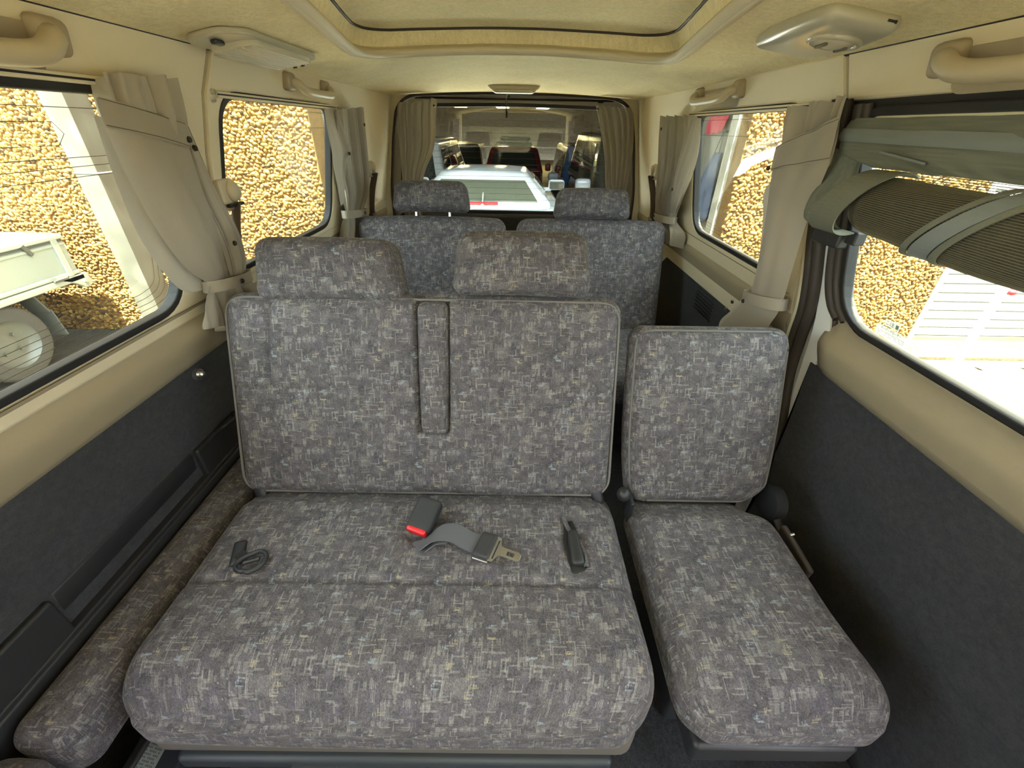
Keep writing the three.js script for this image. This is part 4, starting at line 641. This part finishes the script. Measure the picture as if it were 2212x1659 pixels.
{ // warning stickers on the door pane: two grey plates with dark strokes
  const cv = document.createElement('canvas'); cv.width = 512; cv.height = 256; const c = cv.getContext('2d');
  c.fillStyle = '#c4c5b8'; c.fillRect(0, 110, 512, 146); c.fillRect(190, 0, 200, 90);
  c.strokeStyle = '#3e4038'; c.lineCap = 'round'; const ln = (...p) => { c.beginPath(); c.moveTo(p[0], p[1]); for (let i = 2; i < p.length; i += 2) c.lineTo(p[i], p[i + 1]); c.stroke(); };
  c.lineWidth = 6; ln(212, 28, 236, 22); ln(208, 60, 220, 70, 240, 64); ln(264, 22, 272, 30); ln(260, 44, 268, 50); ln(258, 72, 272, 58); ln(296, 16, 300, 24); ln(282, 32, 316, 32); ln(299, 32, 299, 72); ln(284, 50, 314, 50); ln(278, 72, 320, 72);
  c.fillStyle = '#55564a'; c.fillRect(338, 18, 40, 58);
  c.lineWidth = 5; let x = 80; const kata = [() => { ln(x + 24, 124, x, 142); ln(x + 14, 136, x + 14, 158); }, () => ln(x, 142, x + 26, 142), () => { ln(x, 126, x + 8, 130); ln(x, 138, x + 8, 142); ln(x, 158, x + 26, 134); ln(x + 16, 122, x + 20, 128); ln(x + 24, 120, x + 28, 126); }, () => ln(x, 142, x + 26, 142), () => { ln(x + 10, 124, x, 142); ln(x + 10, 128, x + 26, 128, x + 8, 158); }, () => { ln(x + 2, 126, x + 24, 126, x + 24, 156, x + 2, 156, x + 2, 126); }, () => ln(x, 142, x + 26, 142), () => { ln(x, 132, x + 26, 132); ln(x + 8, 124, x + 8, 144); ln(x + 18, 124, x + 18, 148, x + 8, 158); ln(x + 26, 120, x + 30, 126); }, () => ln(x, 142, x + 26, 142)];
  for (const k of kata) { k(); x += 38; }
  c.lineWidth = 4; const r = rngOf(5); for (const y of [182, 206, 230]) for (let q = 24; q < 480; q += 17) { if (r() < 0.12) continue; ln(q, y, q + 9, y); ln(q + 4, y - 6, q + 4, y + 6); if (r() < 0.5) ln(q, y + 6, q + 9, y + 6); }
  const tx = new THREE.CanvasTexture(cv); tx.colorSpace = THREE.SRGBColorSpace;
  const mat = phy({ map: tx, roughness: 1, transmission: 0.45, thickness: 0, side: THREE.DoubleSide });
  const plate = (y0, y1, za, zb, u0, u1, v0, v1) => { const g = new THREE.BufferGeometry(), P = [wp(1, y0, za, -0.009), wp(1, y0, zb, -0.009), wp(1, y1, zb, -0.009), wp(1, y1, za, -0.009)]; g.setAttribute('position', new THREE.Float32BufferAttribute(P.flatMap((p) => [p.x, p.y, p.z]), 3)); g.setAttribute('uv', new THREE.Float32BufferAttribute([u0, v0, u1, v0, u1, v1, u0, v1], 2)); g.setIndex([0, 1, 2, 0, 2, 3]); g.computeVertexNormals(); return g; };
  part('warning_sticker', plate(0.853, 0.874, -0.795, -0.718, 0, 1, 0, 1 - 110 / 256), mat, win4, 'grey warning sticker with katakana line'); part('warning_sticker', plate(0.877, 0.890, -0.778, -0.742, 190 / 512, 390 / 512, 1 - 90 / 256, 1), mat, win4, 'small grey caution sticker');
}

// ------------------------------------------------------------------ outside: yard, building, garage
const GY = -0.45, BZ = -3.55;
tag(solo('ground', uvBox(new THREE.BoxGeometry(30, 0.1, 20).translate(0, GY - 0.05, BZ + 10 - 0.2), 1.2), M.asphalt), 'grey asphalt yard around the van', 'ground', null, 'structure');
const bld = thing('building', 'sunlit pebble-dash building with an open garage behind the van', 'building', [0, GY, BZ]);
const OX0 = -1.47, OX1 = 1.70, DX = 3.67, TOP = 2.45;
const slab = (n, w, h, d, x, y, z, m) => part(n, uvBox(new THREE.BoxGeometry(w, h, d).translate(x, y, z)), m, bld);
slab('wall_pier', 10, 6, 0.25, OX0 - 5, GY + 3, BZ - 0.125, M.wall); slab('wall_pier', DX - OX1, 6, 0.25, (OX1 + DX) / 2, GY + 3, BZ - 0.125, M.wall); slab('lintel', OX1 - OX0, 3.1, 0.25, (OX0 + OX1) / 2, TOP + 1.55, BZ - 0.125, M.wall); slab('lintel', 6, 3.4, 0.25, DX + 3, 2.3 + 1.7, BZ - 0.125, M.wall);
{ // pebbles set in the render
  const r = rngOf(99), spots = [], sp = 0.027; for (const [x0, x1] of [[-6.4, OX0 - 0.01], [OX1 + 0.01, DX - 0.01]]) for (let y = GY + 0.01; y < 1.75; y += sp * 0.87) for (let x = x0 + (Math.round(y / sp) % 2) * sp / 2; x < x1; x += sp) spots.push([x + (r() - 0.5) * sp * 0.7, y + (r() - 0.5) * sp * 0.7]);
  const im = new THREE.InstancedMesh(new THREE.IcosahedronGeometry(1, 1), M.pebble, spots.length), m = new THREE.Matrix4(), q = new THREE.Quaternion(), e = new THREE.Euler(), c = new THREE.Color();
  const pal = ['#936d2c', '#835c26', '#a07c38', '#754f1e', '#ab8f4f', '#5f411c', '#907138', '#81581e', '#977330', '#4c381d'].map(hex);
  spots.forEach(([x, y], i) => { const s = 0.0095 + r() * 0.0075; e.set(r() * 0.5, r() * 0.5, r() * 6.3); q.setFromEuler(e); m.compose(V(x, y - GY, 0.001), q, V(s * (1 + r() * 0.5), s * (0.75 + r() * 0.3), s * 0.8)); im.setMatrixAt(i, m); c.copy(pal[Math.floor(r() * pal.length)]).multiplyScalar(0.76 + r() * 0.28); im.setColorAt(i, c); });
  im.name = 'pebble_dash'; im.userData.kind = 'stuff'; im.castShadow = im.receiveShadow = true; bld.add(im);
}
part('garage_floor', uvBox(loft([[V(-9, GY, BZ), V(9, GY, BZ), V(9, GY - 0.2, BZ), V(-9, GY - 0.2, BZ)], [V(-9, GY - 0.02, BZ - 1), V(9, GY - 0.02, BZ - 1), V(9, GY - 0.3, BZ - 1), V(-9, GY - 0.3, BZ - 1)], [V(-9, -1.2, -15), V(9, -1.2, -15), V(9, -1.5, -15), V(-9, -1.5, -15)], [V(-9, -1.2, -42), V(9, -1.2, -42), V(9, -1.5, -42), V(-9, -1.5, -42)]], true, true)), M.garage, bld);
part('garage_roof', uvBox(new THREE.BoxGeometry(18, 0.3, 40).translate(0, 2.95, BZ - 20.1)), M.garage, bld);
slab('garage_wall', 0.2, 5, 40, -9, 1, BZ - 20.3, M.garage); slab('garage_wall', 0.2, 5, 40, 9, 1, BZ - 20.3, M.garage); slab('garage_wall', 18, 5, 0.2, 0, 1, BZ - 39.5, M.garage);
part('partition', uvBox(merge([new THREE.BoxGeometry(0.06, 3.2, 1.75).translate(2.02, 1.0, BZ - 1.1), new THREE.BoxGeometry(0.35, 3.2, 0.1).translate(1.85, 1.0, BZ - 0.2)])), M.garageGrey, bld, 'grey inner wall beside the opening');
part('partition', uvBox(new THREE.BoxGeometry(0.06, 3.2, 1.2).translate(-1.62, 1.0, BZ - 0.8)), M.garageGrey, bld, 'grey inner wall beside the opening');
tag(solo('added_blocker_wall', uvBox(new THREE.BoxGeometry(26, 2.6, 0.4).translate(0, GY + 1.3, 9.3)), M.garage), 'plain brown unseen wall added across the yard to darken the rear glass reflection', 'wall');  // unseen wall added to keep bright sky out of the rear glass reflection
{
  const t = thing('steel_column', 'grey steel column standing against the pebble wall', 'column', [-3.07, GY, BZ + 0.1]);
  part('shaft', uvBox(rbox(-3.068, 1.2, BZ + 0.105, 0.165, 3.2, 0.2, 0.004)), M.steel, t); part('base_plate', rbox(-3.068, GY + 0.1, BZ + 0.11, 0.2, 0.22, 0.22, 0.006), std({ color: hex('#8b8a80'), roughness: 0.7 }), t); part('weld_joint', rbox(-3.068, 0.87, BZ + 0.105, 0.171, 0.008, 0.206, 0.002), std({ color: hex('#b8b0a0'), roughness: 0.6 }), t);
}
{
  const t = thing('roller_door', 'white slatted roller door right of the pebble pier', 'door', [DX + 1.6, GY, BZ]);
  const prof = []; for (let i = 0; i <= 6; i++) { const a = i / 6 * Math.PI; prof.push([Math.sin(a) * 0.016, -Math.cos(a) * 0.0388]); }
  const geo = () => { const g = loft([DX + 0.02, DX + 3.2].map((x) => [...prof.map(([z, y]) => V(x, y, z)), V(x, 0.0388, -0.02), V(x, -0.0388, -0.02)]), true, true); return g; };
  const g0 = geo(); for (let i = 0; i < 30; i++) { const m = new THREE.Mesh(i ? t.children[0].geometry : g0.translate(-(DX + 1.6), 0, 0), M.slat); m.name = 'slat'; m.position.set(0, 0.1 + i * 0.082, -0.04); m.castShadow = m.receiveShadow = true; t.add(m); }
  part('backing', new THREE.BoxGeometry(3.2, 2.5, 0.01).translate(DX + 1.6, GY + 1.3, BZ - 0.075), M.under, t); part('bottom_rail', rbox(DX + 1.6, GY + 0.035, BZ - 0.04, 3.16, 0.05, 0.04, 0.004), M.steel, t); part('guide', rbox(DX + 0.015, GY + 1.3, BZ - 0.02, 0.05, 2.6, 0.07, 0.004), M.slat, t);
}
tag(solo('concrete_apron', uvBox(rbox(DX + 1.2, GY + 0.012, BZ + 0.16, 4.4, 0.03, 0.36, 0.006)), M.kerb), 'pale concrete strip at the foot of the roller door', 'kerb');
{
  const t = thing('pole', 'white metal pole with a red knob in front of the roller door', 'pole', [2.77, GY, -2.3]);
  part('tube', cyl(V(2.77, GY, -2.3), V(2.77, 2.2, -2.3), 0.022, 0.022, 20), M.white, t); part('sleeve', cyl(V(2.77, -0.05, -2.3), V(2.77, 0.01, -2.3), 0.026), M.white, t); part('rail', rbox(2.8, 1.1, -2.32, 0.012, 2.2, 0.02, 0.002), M.steel, t);
  part('knob', merge([new THREE.SphereGeometry(0.024, 18, 12).scale(1, 0.75, 1).translate(2.80, 0.46, -2.28), cyl(V(2.77, 0.46, -2.29), V(2.8, 0.46, -2.28), 0.008)]), M.red, t, 'red knob'); part('foot', cyl(V(2.77, GY, -2.3), V(2.77, GY + 0.03, -2.3), 0.12, 0.1, 24), M.steel, t);
}
// things inside the garage mouth on the right
{
  const t = thing('wall_channel', 'pale vertical aluminium channel just inside the garage opening', 'channel', [1.95, GY, -4.34]);
  part('channel', merge([rbox(1.96, 1.0, -4.39, 0.05, 2.9, 0.03, 0.004), rbox(1.96, 1.0, -4.29, 0.05, 2.9, 0.03, 0.004), rbox(1.975, 1.0, -4.34, 0.02, 2.9, 0.09, 0.002)]), std({ color: hex('#d9d2bd'), roughness: 0.5 }), t); part('conduit', cyl(V(1.96, GY, -4.18), V(1.96, 2.3, -4.18), 0.016), M.slat, t); part('clip', new THREE.TorusGeometry(0.035, 0.013, 10, 24).rotateY(Math.PI / 2).translate(1.95, 0.52, -4.22), M.slat, t);
}
{
  const t = thing('work_garment', 'blue denim work garment hanging on the garage wall', 'garment', [1.93, 0.4, -4.6]);
  const F = (z, y, off) => V(1.985 - off, y, z);
  part('body', cloth(F, [[1.03, -4.62, 1.03, -4.47, 0.04, 0.008], [0.95, -4.66, 0.95, -4.46, 0.05, 0.012, 0.02], [0.8, -4.76, 0.8, -4.44, 0.05, 0.016, 0.03], [0.65, -4.82, 0.64, -4.42, 0.05, 0.018, 0.03], [0.5, -4.84, 0.46, -4.42, 0.05, 0.02, 0.03], [0.36, -4.84, 0.38, -4.6, 0.05, 0.02, 0.02]], 3, 0.5, 80, 50), std({ map: mottled([92, 102, 124], 40, 77, 14, 14), roughness: 0.9, side: THREE.DoubleSide }), t);
  part('cord', merge([tube([V(1.93, 1.02, -4.6), V(1.95, 1.2, -4.55)], 0.004, 4, 6), tube([V(1.93, 1.02, -4.5), V(1.95, 1.2, -4.54)], 0.004, 4, 6)]), M.black, t); part('hook', cyl(V(1.99, 1.2, -4.545), V(1.93, 1.21, -4.545), 0.008), M.steel, t);
}
{ const F = (z, y, off) => V(1.985 - off, y, z), g = cloth(F, [[1.34, -4.9, 1.34, -4.5, 0.03, 0.012], [1.26, -4.92, 1.27, -4.5, 0.05, 0.02], [1.17, -4.9, 1.2, -4.56, 0.05, 0.016]], 2.4, 0.8, 60, 24); solo('red_cloth', g, std({ color: hex('#b03a4a'), roughness: 0.9, side: THREE.DoubleSide }), 'crumpled red cloth hanging above the blue garment', 'cloth'); }

// ------------------------------------------------------------------ vehicles
const carGlass = phy({ color: hex('#39423f'), roughness: 0.05, clearcoat: 1, clearcoatRoughness: 0.03 });
function wheel(x, y, z, r, w, parent, s) {
  const t = part('tyre', smooth(new THREE.LatheGeometry(v2([[r * 0.62, -w / 2], [r * 0.9, -w / 2], [r * 0.985, -w * 0.36], [r, -w * 0.2], [r, w * 0.2], [r * 0.985, w * 0.36], [r * 0.9, w / 2], [r * 0.62, w / 2]]), 48)).rotateZ(Math.PI / 2).translate(x, y, z), M.tyre, parent);
  const k = [new THREE.LatheGeometry(v2([[0.001, w * 0.2], [r * 0.16, w * 0.22], [r * 0.2, w * 0.16], [r * 0.42, w * 0.12], [r * 0.5, w * 0.2], [r * 0.58, w * 0.3], [r * 0.64, w * 0.48], [r * 0.66, w * 0.5], [r * 0.6, w * 0.3], [r * 0.6, -w * 0.4]]), 40)];
  for (let i = 0; i < 4; i++) { const a = i / 4 * 6.283 + 0.78; k.push(cyl(V(Math.cos(a) * r * 0.28, w * 0.1, Math.sin(a) * r * 0.28), V(Math.cos(a) * r * 0.28, w * 0.26, Math.sin(a) * r * 0.28), r * 0.05, r * 0.04, 6)); }
  part('wheel_disc', merge(k).rotateZ(s < 0 ? Math.PI / 2 : -Math.PI / 2).translate(x, y, z), M.rim, t, 'steel wheel disc');
}
function quadSlab(p, d) { const n = p[1].clone().sub(p[0]).cross(p[3].clone().sub(p[0])).setLength(1), o = p.map((q) => q.clone().addScaledVector(n, d)), i = p.map((q) => q.clone().addScaledVector(n, -d)); return loft([i, o], true, true); }
function car(name, label, o) {
  const { x, z, g, L, W, paint, prof, sB, sR, belt, roof, wb, wr } = o, c = thing(name, label, o.cat ?? 'car', [x, g, z - L / 2], 'cars in the garage');
  const body = extr(rpoly(prof, 0.09, 4), [], W, 0.07, 4); body.translate(0, 0, -W / 2);
  part('body', mapGeo(body, (q) => { const s = q.x, h = q.y, xx = q.z; const k = 1 - 0.1 * sstep(L * 0.25, 0, s) - 0.1 * sstep(L * 0.75, L, s) - 0.06 * sstep(belt * 0.7, belt, h); q.set(x + xx * k, g + h, z - s); }, true), paint, c);
  const ring = (s0, s1, w, h, r = 0.16) => rpoly([[-w, s0], [w, s0], [w, s1], [-w, s1]], r, 5).map(([a, s]) => V(x + a, g + h, z - s));
  part('cabin', smooth(loft([ring(sB[0] - 0.02, sB[1] + 0.02, wb + 0.01, belt - 0.06), ring(sB[0], sB[1], wb, belt), ring(sR[0], sR[1], wr, roof - 0.07), ring(sR[0] + 0.06, sR[1] - 0.06, wr - 0.05, roof - 0.02), ring(sR[0] + 0.25, sR[1] - 0.25, wr - 0.2, roof)])), paint, c);
  const rf = roof - 0.07, P = (a, b, face) => { if (face === 'near') return V(x + lerp(lerp(-wb, wb, a), lerp(-wr, wr, a), b), g + lerp(belt, rf, b), z - lerp(sB[0], sR[0], b)); if (face === 'far') return V(x + lerp(lerp(wb, -wb, a), lerp(wr, -wr, a), b), g + lerp(belt, rf, b), z - lerp(sB[1], sR[1], b)); const s = face === 'right' ? 1 : -1, e = s > 0 ? a : 1 - a; return V(x + s * lerp(wb, wr, b), g + lerp(belt, rf, b), z - lerp(lerp(sB[0], sR[0], b), lerp(sB[1], sR[1], b), e)); };
  const pane = (nm, face, a0, a1, b0, b1, mat = o.glass ?? carGlass) => part(nm, quadSlab([P(a0, b0, face), P(a1, b0, face), P(a1, b1, face), P(a0, b1, face)], 0.012), mat, c);
  pane(o.near ?? 'rear_window', 'near', 0.09, 0.91, 0.08, 0.93); pane('windscreen', 'far', 0.08, 0.92, 0.08, 0.93);
  for (const f of ['left', 'right']) for (const [a0, a1] of o.side ?? [[0.12, 0.5], [0.53, 0.88]]) pane('side_window', f, a0, a1, 0.1, 0.88);
  const r = o.wheel ?? 0.31; for (const s of [-1, 1]) for (const q of [L * 0.2, L * 0.8]) wheel(x + s * (W / 2 - 0.1), g + r, z - q, r, 0.2, c, s);
  c.userData.P = undefined; return { c, P, at: (a, h, s) => V(x + a, g + h, z - s) };
}
const paintOf = (h) => phy({ color: hex(h), roughness: 0.35, clearcoat: 0.8, clearcoatRoughness: 0.08 });
{ // white coupe, its tail in the sun
  const { c, at } = car('sports_coupe', 'white sports coupe with red brake light strip behind the van', { x: -0.3, z: -3.9, g: GY, L: 4.1, W: 1.76, paint: paintOf('#e8ebee'), belt: 1.04, roof: 1.27, sB: [0.3, 2.75], sR: [0.78, 1.95], wb: 0.66, wr: 0.5, glass: phy({ color: hex('#6c6f5e'), roughness: 0.06, clearcoat: 1, clearcoatRoughness: 0.03 }), prof: [[0, 0.28], [0, 0.7], [0.06, 0.98], [0.5, 1.0], [2.7, 0.92], [4.0, 0.66], [4.1, 0.3]], side: [[0.3, 0.9]] });
  part('brake_light', place(soft(0.3, 0.022, 0.03, 0.008, 0.006), [-0.285, 0.597, -4.19]), std({ color: hex('#a3141c'), roughness: 0.3 }), c, 'red brake light strip');
  for (const s of [-1, 1]) { part('wing_mirror', merge([place(soft(0.2, 0.12, 0.08, 0.04, 0.012), [-0.3 + s * 0.84, GY + 1.05, -5.75]), rbox(-0.3 + s * 0.72, GY + 1.0, -5.75, 0.12, 0.04, 0.05, 0.015)]), paintOf('#e8ebee'), c); part('mirror_glass', place(soft(0.17, 0.09, 0.01, 0.004, 0.01), [-0.3 + s * 0.84, GY + 1.05, -5.708]), carGlass, c); }
  part('wiper', merge([cyl(at(0.02, 1.03, 0.26), at(0.02, 1.12, 0.4), 0.008), cyl(at(0.02, 1.03, 0.25), at(0.02, 1.03, 0.33), 0.015)]), M.slat, c);
  part('lid_gap', merge([rbox(-0.3 + 0.56, GY + 1.0, -3.97, 0.006, 0.02, 0.1, 0.002), rbox(-0.3 - 0.56, GY + 1.0, -3.97, 0.006, 0.02, 0.1, 0.002)]), M.rubber, c);
}
{ // red off-roader facing us
  const { c, at } = car('red_offroader', 'red off-road car with roof rack deep in the garage', { x: 0.02, z: -12.4, g: -1.06, L: 4.4, W: 1.75, paint: paintOf('#8e1f2b'), belt: 1.2, roof: 1.78, sB: [1.2, 4.3], sR: [1.62, 4.25], wb: 0.84, wr: 0.7, near: 'windscreen', prof: [[0, 0.35], [0, 0.95], [0.1, 1.08], [1.2, 1.18], [4.3, 1.18], [4.4, 1.0], [4.4, 0.35]], wheel: 0.36 });
  part('roof_rack', merge([rbox(0.02, 0.78, -14.4, 1.1, 0.05, 0.06, 0.02), rbox(0.02, 0.78, -15.6, 1.1, 0.05, 0.06, 0.02), rbox(-0.45, 0.81, -15, 0.05, 0.05, 1.6, 0.02), rbox(0.5, 0.81, -15, 0.05, 0.05, 1.6, 0.02), rbox(0.05, 0.92, -14.6, 0.9, 0.1, 0.5, 0.05), rbox(-0.3, 0.86, -14.5, 0.05, 0.2, 0.05, 0.01), rbox(0.4, 0.86, -14.5, 0.05, 0.2, 0.05, 0.01)]), M.under, c, 'grey roof rack');
  for (const s of [-1, 1]) part('headlamp', place(soft(0.28, 0.18, 0.06, 0.03, 0.03), [0.02 + s * 0.58, -0.28, -12.42]), M.lens, c); part('grille', rbox(0.02, -0.28, -12.4, 0.8, 0.16, 0.06, 0.02), M.under, c); part('wing_mirror', place(soft(0.16, 0.2, 0.12, 0.04, 0.03), [1.02, 0.22, -13.9]), paintOf('#8e1f2b'), c);
}
{ // white van at the left
  const { c } = car('white_van', 'white van standing at the left of the garage', { x: -2.0, z: -8.05, g: -0.74, L: 4.2, W: 1.7, paint: paintOf('#e6e8e4'), belt: 1.02, roof: 1.74, sB: [0.05, 4.0], sR: [0.28, 3.2], wb: 0.82, wr: 0.7, prof: [[0, 0.3], [0, 0.9], [0.05, 1.0], [4.0, 1.0], [4.2, 0.7], [4.2, 0.3]], side: [[0.06, 0.3], [0.34, 0.6], [0.64, 0.9]] });
  part('roof_rail', rbox(-1.37, 1.01, -9.7, 0.03, 0.03, 2.4, 0.01), M.slat, c); for (const s of [-1, 1]) part('tail_lamp', rbox(-2.0 + s * 0.76, 0.12, -8.05, 0.1, 0.35, 0.06, 0.02), M.red, c);
}
{ const { c } = car('dark_van', 'dark van parked behind the white coupe', { x: -1.95, z: -17.3, g: -1.2, L: 4.4, W: 1.7, paint: paintOf('#1e201f'), belt: 1.05, roof: 1.86, sB: [0.05, 4.1], sR: [0.3, 3.3], wb: 0.82, wr: 0.7, prof: [[0, 0.3], [0, 0.95], [0.05, 1.03], [4.1, 1.03], [4.4, 0.7], [4.4, 0.3]] });
  part('reflection_disc', cyl(V(-2.25, 0.28, -17.3), V(-2.25, 0.28, -17.16), 0.3, 0.3, 30), std({ color: hex('#b08c3c'), roughness: 0.5 }), c, 'yellow reflection painted as a disc'); part('badge_plate', rbox(-1.6, -0.2, -17.27, 0.3, 0.14, 0.02, 0.005), M.slat, c); }  // yellow reflection on the van body, put in as a coloured disc
{ const { c } = car('blue_car', 'blue car parked at the right beyond the coupe', { x: 1.98, z: -10.4, g: -0.92, L: 4.2, W: 1.7, paint: paintOf('#3c6ba6'), belt: 1.02, roof: 1.78, sB: [0.6, 4.0], sR: [1.0, 3.9], wb: 0.82, wr: 0.7, near: 'windscreen', prof: [[0, 0.3], [0, 0.85], [0.08, 0.98], [0.6, 1.01], [4.0, 1.01], [4.2, 0.8], [4.2, 0.3]] }); part('wing_mirror', place(soft(0.24, 0.16, 0.1, 0.04, 0.03), [0.95, 0.22, -11.1]), paintOf('#c8d4e4'), c); }
{ const { c } = car('dark_offroader', 'dark off-road car at the right side of the garage', { x: 1.98, z: -5.55, g: -0.6, L: 4.4, W: 1.78, paint: paintOf('#232522'), belt: 1.08, roof: 1.76, sB: [0.9, 4.2], sR: [1.35, 4.1], wb: 0.86, wr: 0.72, near: 'windscreen', prof: [[0, 0.35], [0, 0.9], [0.1, 1.0], [0.9, 1.06], [4.2, 1.06], [4.4, 0.9], [4.4, 0.35]], wheel: 0.36 }); part('wing_mirror', place(soft(0.22, 0.18, 0.12, 0.05, 0.03), [0.98, 0.52, -6.5]), paintOf('#b8bcc4'), c); part('roof_bar', rbox(1.98, 1.2, -7.2, 1.5, 0.05, 0.06, 0.02), M.black, c); }
for (const [x, lb] of [[-3.6, 'left ceiling light strip in the garage'], [-0.76, 'middle ceiling light strip in the garage'], [1.9, 'right ceiling light strip in the garage']]) {
  const t = thing('garage_light', lb, 'lamp', [x, 2.3, -32], 'ceiling lights of the garage');
  part('housing', merge([rbox(x, 2.38, -32, 0.9, 0.12, 4.2, 0.02), rbox(x, 2.62, -31, 0.03, 0.4, 0.03, 0.005), rbox(x, 2.62, -33, 0.03, 0.4, 0.03, 0.005)]), M.slat, t); part('diffuser', rbox(x, 2.31, -32, 0.8, 0.03, 4, 0.01), std({ color: 0xffffff, emissive: new THREE.Color().setRGB(1, 0.78, 0.4), emissiveIntensity: 1.4 }), t);
  const l = new THREE.PointLight(new THREE.Color().setRGB(1, 0.78, 0.4), 6, 0, 2); l.position.set(x, 2.2, -32); l.castShadow = true; scene.add(l);
}
{ // small flatbed truck outside the left window
  const X = -3.535, t = thing('flatbed_truck', 'white flatbed truck parked against the pebble wall', 'truck', [-4.2, GY, -2.1]), D = (g) => g.translate(0, 0.04, 0.13);
  const gate = (x, s) => merge([rbox(x, 0.235, -2.4, 0.03, 0.29, 2.2, 0.006), rbox(x + s * 0.012, 0.385, -2.4, 0.04, 0.035, 2.2, 0.008), rbox(x + s * 0.014, 0.33, -2.4, 0.02, 0.02, 2.2, 0.004), rbox(x + s * 0.012, 0.11, -2.4, 0.036, 0.03, 2.2, 0.008), ...[-3.42, -2.6, -1.8].map((z) => rbox(x + s * 0.016, 0.24, z, 0.03, 0.3, 0.05, 0.006))]);
  part('side_gate', D(gate(X, 1)), M.truck, t); part('side_gate', D(gate(X - 1.35, -1)), M.truck, t);
  part('tail_gate', D(merge([rbox(X - 0.675, 0.235, -3.49, 1.36, 0.29, 0.03, 0.006), rbox(X - 0.675, 0.385, -3.49, 1.36, 0.035, 0.04, 0.008)])), M.truck, t);
  part('gate_gap', D(rbox(X + 0.02, 0.355, -2.4, 0.006, 0.014, 2.18, 0.002)), M.under, t); part('bed_floor', D(rbox(X - 0.675, 0.1, -2.4, 1.34, 0.04, 2.18, 0.006)), M.truck, t);
  part('bed_sill', D(merge([rbox(X + 0.005, 0.065, -2.4, 0.05, 0.05, 2.24, 0.01), rbox(X - 1.355, 0.065, -2.4, 0.05, 0.05, 2.24, 0.01)])), M.truck, t); part('rear_bracket', D(merge([extr(rpoly([[-3.3, 0.09], [-3.55, 0.09], [-3.56, -0.01], [-3.5, -0.03], [-3.42, 0.03]], 0.02), [], 0.04, 0.006).rotateY(-Math.PI / 2).scale(1, 1, 1).translate(X + 0.03, 0, 0), cyl(V(X + 0.03, 0.03, -3.5), V(X + 0.045, 0.03, -3.5), 0.014)])), M.truck, t);
  part('gate_latch', D(merge([rbox(X + 0.03, 0.345, -3.2, 0.016, 0.09, 0.03, 0.005, [0.5, 0, 0]), rbox(X + 0.03, 0.09, -3.32, 0.02, 0.02, 0.12, 0.005)])), M.steel, t); part('mud_guard', D(merge([rbox(X - 0.08, -0.02, -3.12, 0.16, 0.18, 0.012, 0.004, [0.35, 0, 0]), rbox(X - 0.08, -0.2, -3.17, 0.17, 0.22, 0.01, 0.003, [0.1, 0, 0])])), M.under, t); part('chassis', D(merge([rbox(X - 0.4, -0.03, -1.9, 0.08, 0.12, 3.2, 0.01), rbox(X - 0.95, -0.03, -1.9, 0.08, 0.12, 3.2, 0.01), rbox(X - 0.675, -0.18, -2.8, 1.1, 0.09, 0.09, 0.03)])), M.under, t);
  for (const z of [-2.68, -0.8]) for (const s of [1, -1]) wheel(X - 0.675 + s * 0.61, GY + 0.272, z, 0.272, 0.15, t, s);
  part('cab', smooth(loft([[-0.2, 1.36, -0.6, 0.0], [0.25, 1.38, -0.65, 0.12], [0.75, 1.25, -0.5, 0.05], [1.12, 1.1, -0.4, -0.1], [1.22, 0.95, -0.3, -0.2]].map(([y, w, zf, e]) => rpoly([[-w / 2, -1.15], [w / 2, -1.15], [w / 2, 0.3 + e + zf * 0.3], [-w / 2, 0.3 + e + zf * 0.3]], 0.1, 4).map(([a, b]) => V(X - 0.675 + a, y, b))))), M.truck, t);
  part('cab_window', quadSlab([V(X + 0.005, 0.38, -1.0), V(X + 0.005, 0.38, -0.1), V(X - 0.07, 0.95, -0.25), V(X - 0.07, 0.95, -0.95)], 0.012), carGlass, t);
}
// fallen leaves on the asphalt outside the sliding door
{ const r = rngOf(12), mat = ['#b9a24e', '#a9853c', '#c9b878'].map((c) => std({ color: hex(c), roughness: 0.9, side: THREE.DoubleSide })); const leaf = new THREE.Shape(v2([[0, -0.035], [0.014, -0.01], [0.012, 0.015], [0, 0.04], [-0.012, 0.015], [-0.014, -0.01]])); const lg = mapGeo(new THREE.ExtrudeGeometry(leaf, { depth: 0.0015, bevelEnabled: false }), (q) => { q.z += q.x * q.x * 20 + q.y * q.y * 4; });
  for (const [i, x, z, lb, gp] of [[1, 3.0, -2.6, 'brown dry leaf lying nearest the white pole', 'leaves by the sliding door'], [2, 3.5, -2.9, 'pale dry leaf on asphalt between pole and roller door', 'leaves by the sliding door'], [0, 3.9, -3.05, 'yellow dry leaf at the edge of the concrete strip', 'leaves by the sliding door'], [1, 4.3, -3.06, 'brown dry leaf farthest right along the concrete strip', 'leaves by the sliding door'], [0, -2.92, -3.25, 'yellow leaf lying by the steel column base', 'leaves by the truck'], [1, -3.3, -3.0, 'brown dry leaf on asphalt behind the truck wheel', 'leaves by the truck']]) { const m = new THREE.Mesh(lg, mat[i]); m.name = numbered('fallen_leaf'); m.position.set(x, GY + 0.004, z); m.rotation.set(-Math.PI / 2 + (r() - 0.5) * 0.3, 0, r() * 6.3); m.castShadow = m.receiveShadow = true; scene.add(m); tag(m, lb, 'leaf', gp); } }
renderer.render(scene, camera);
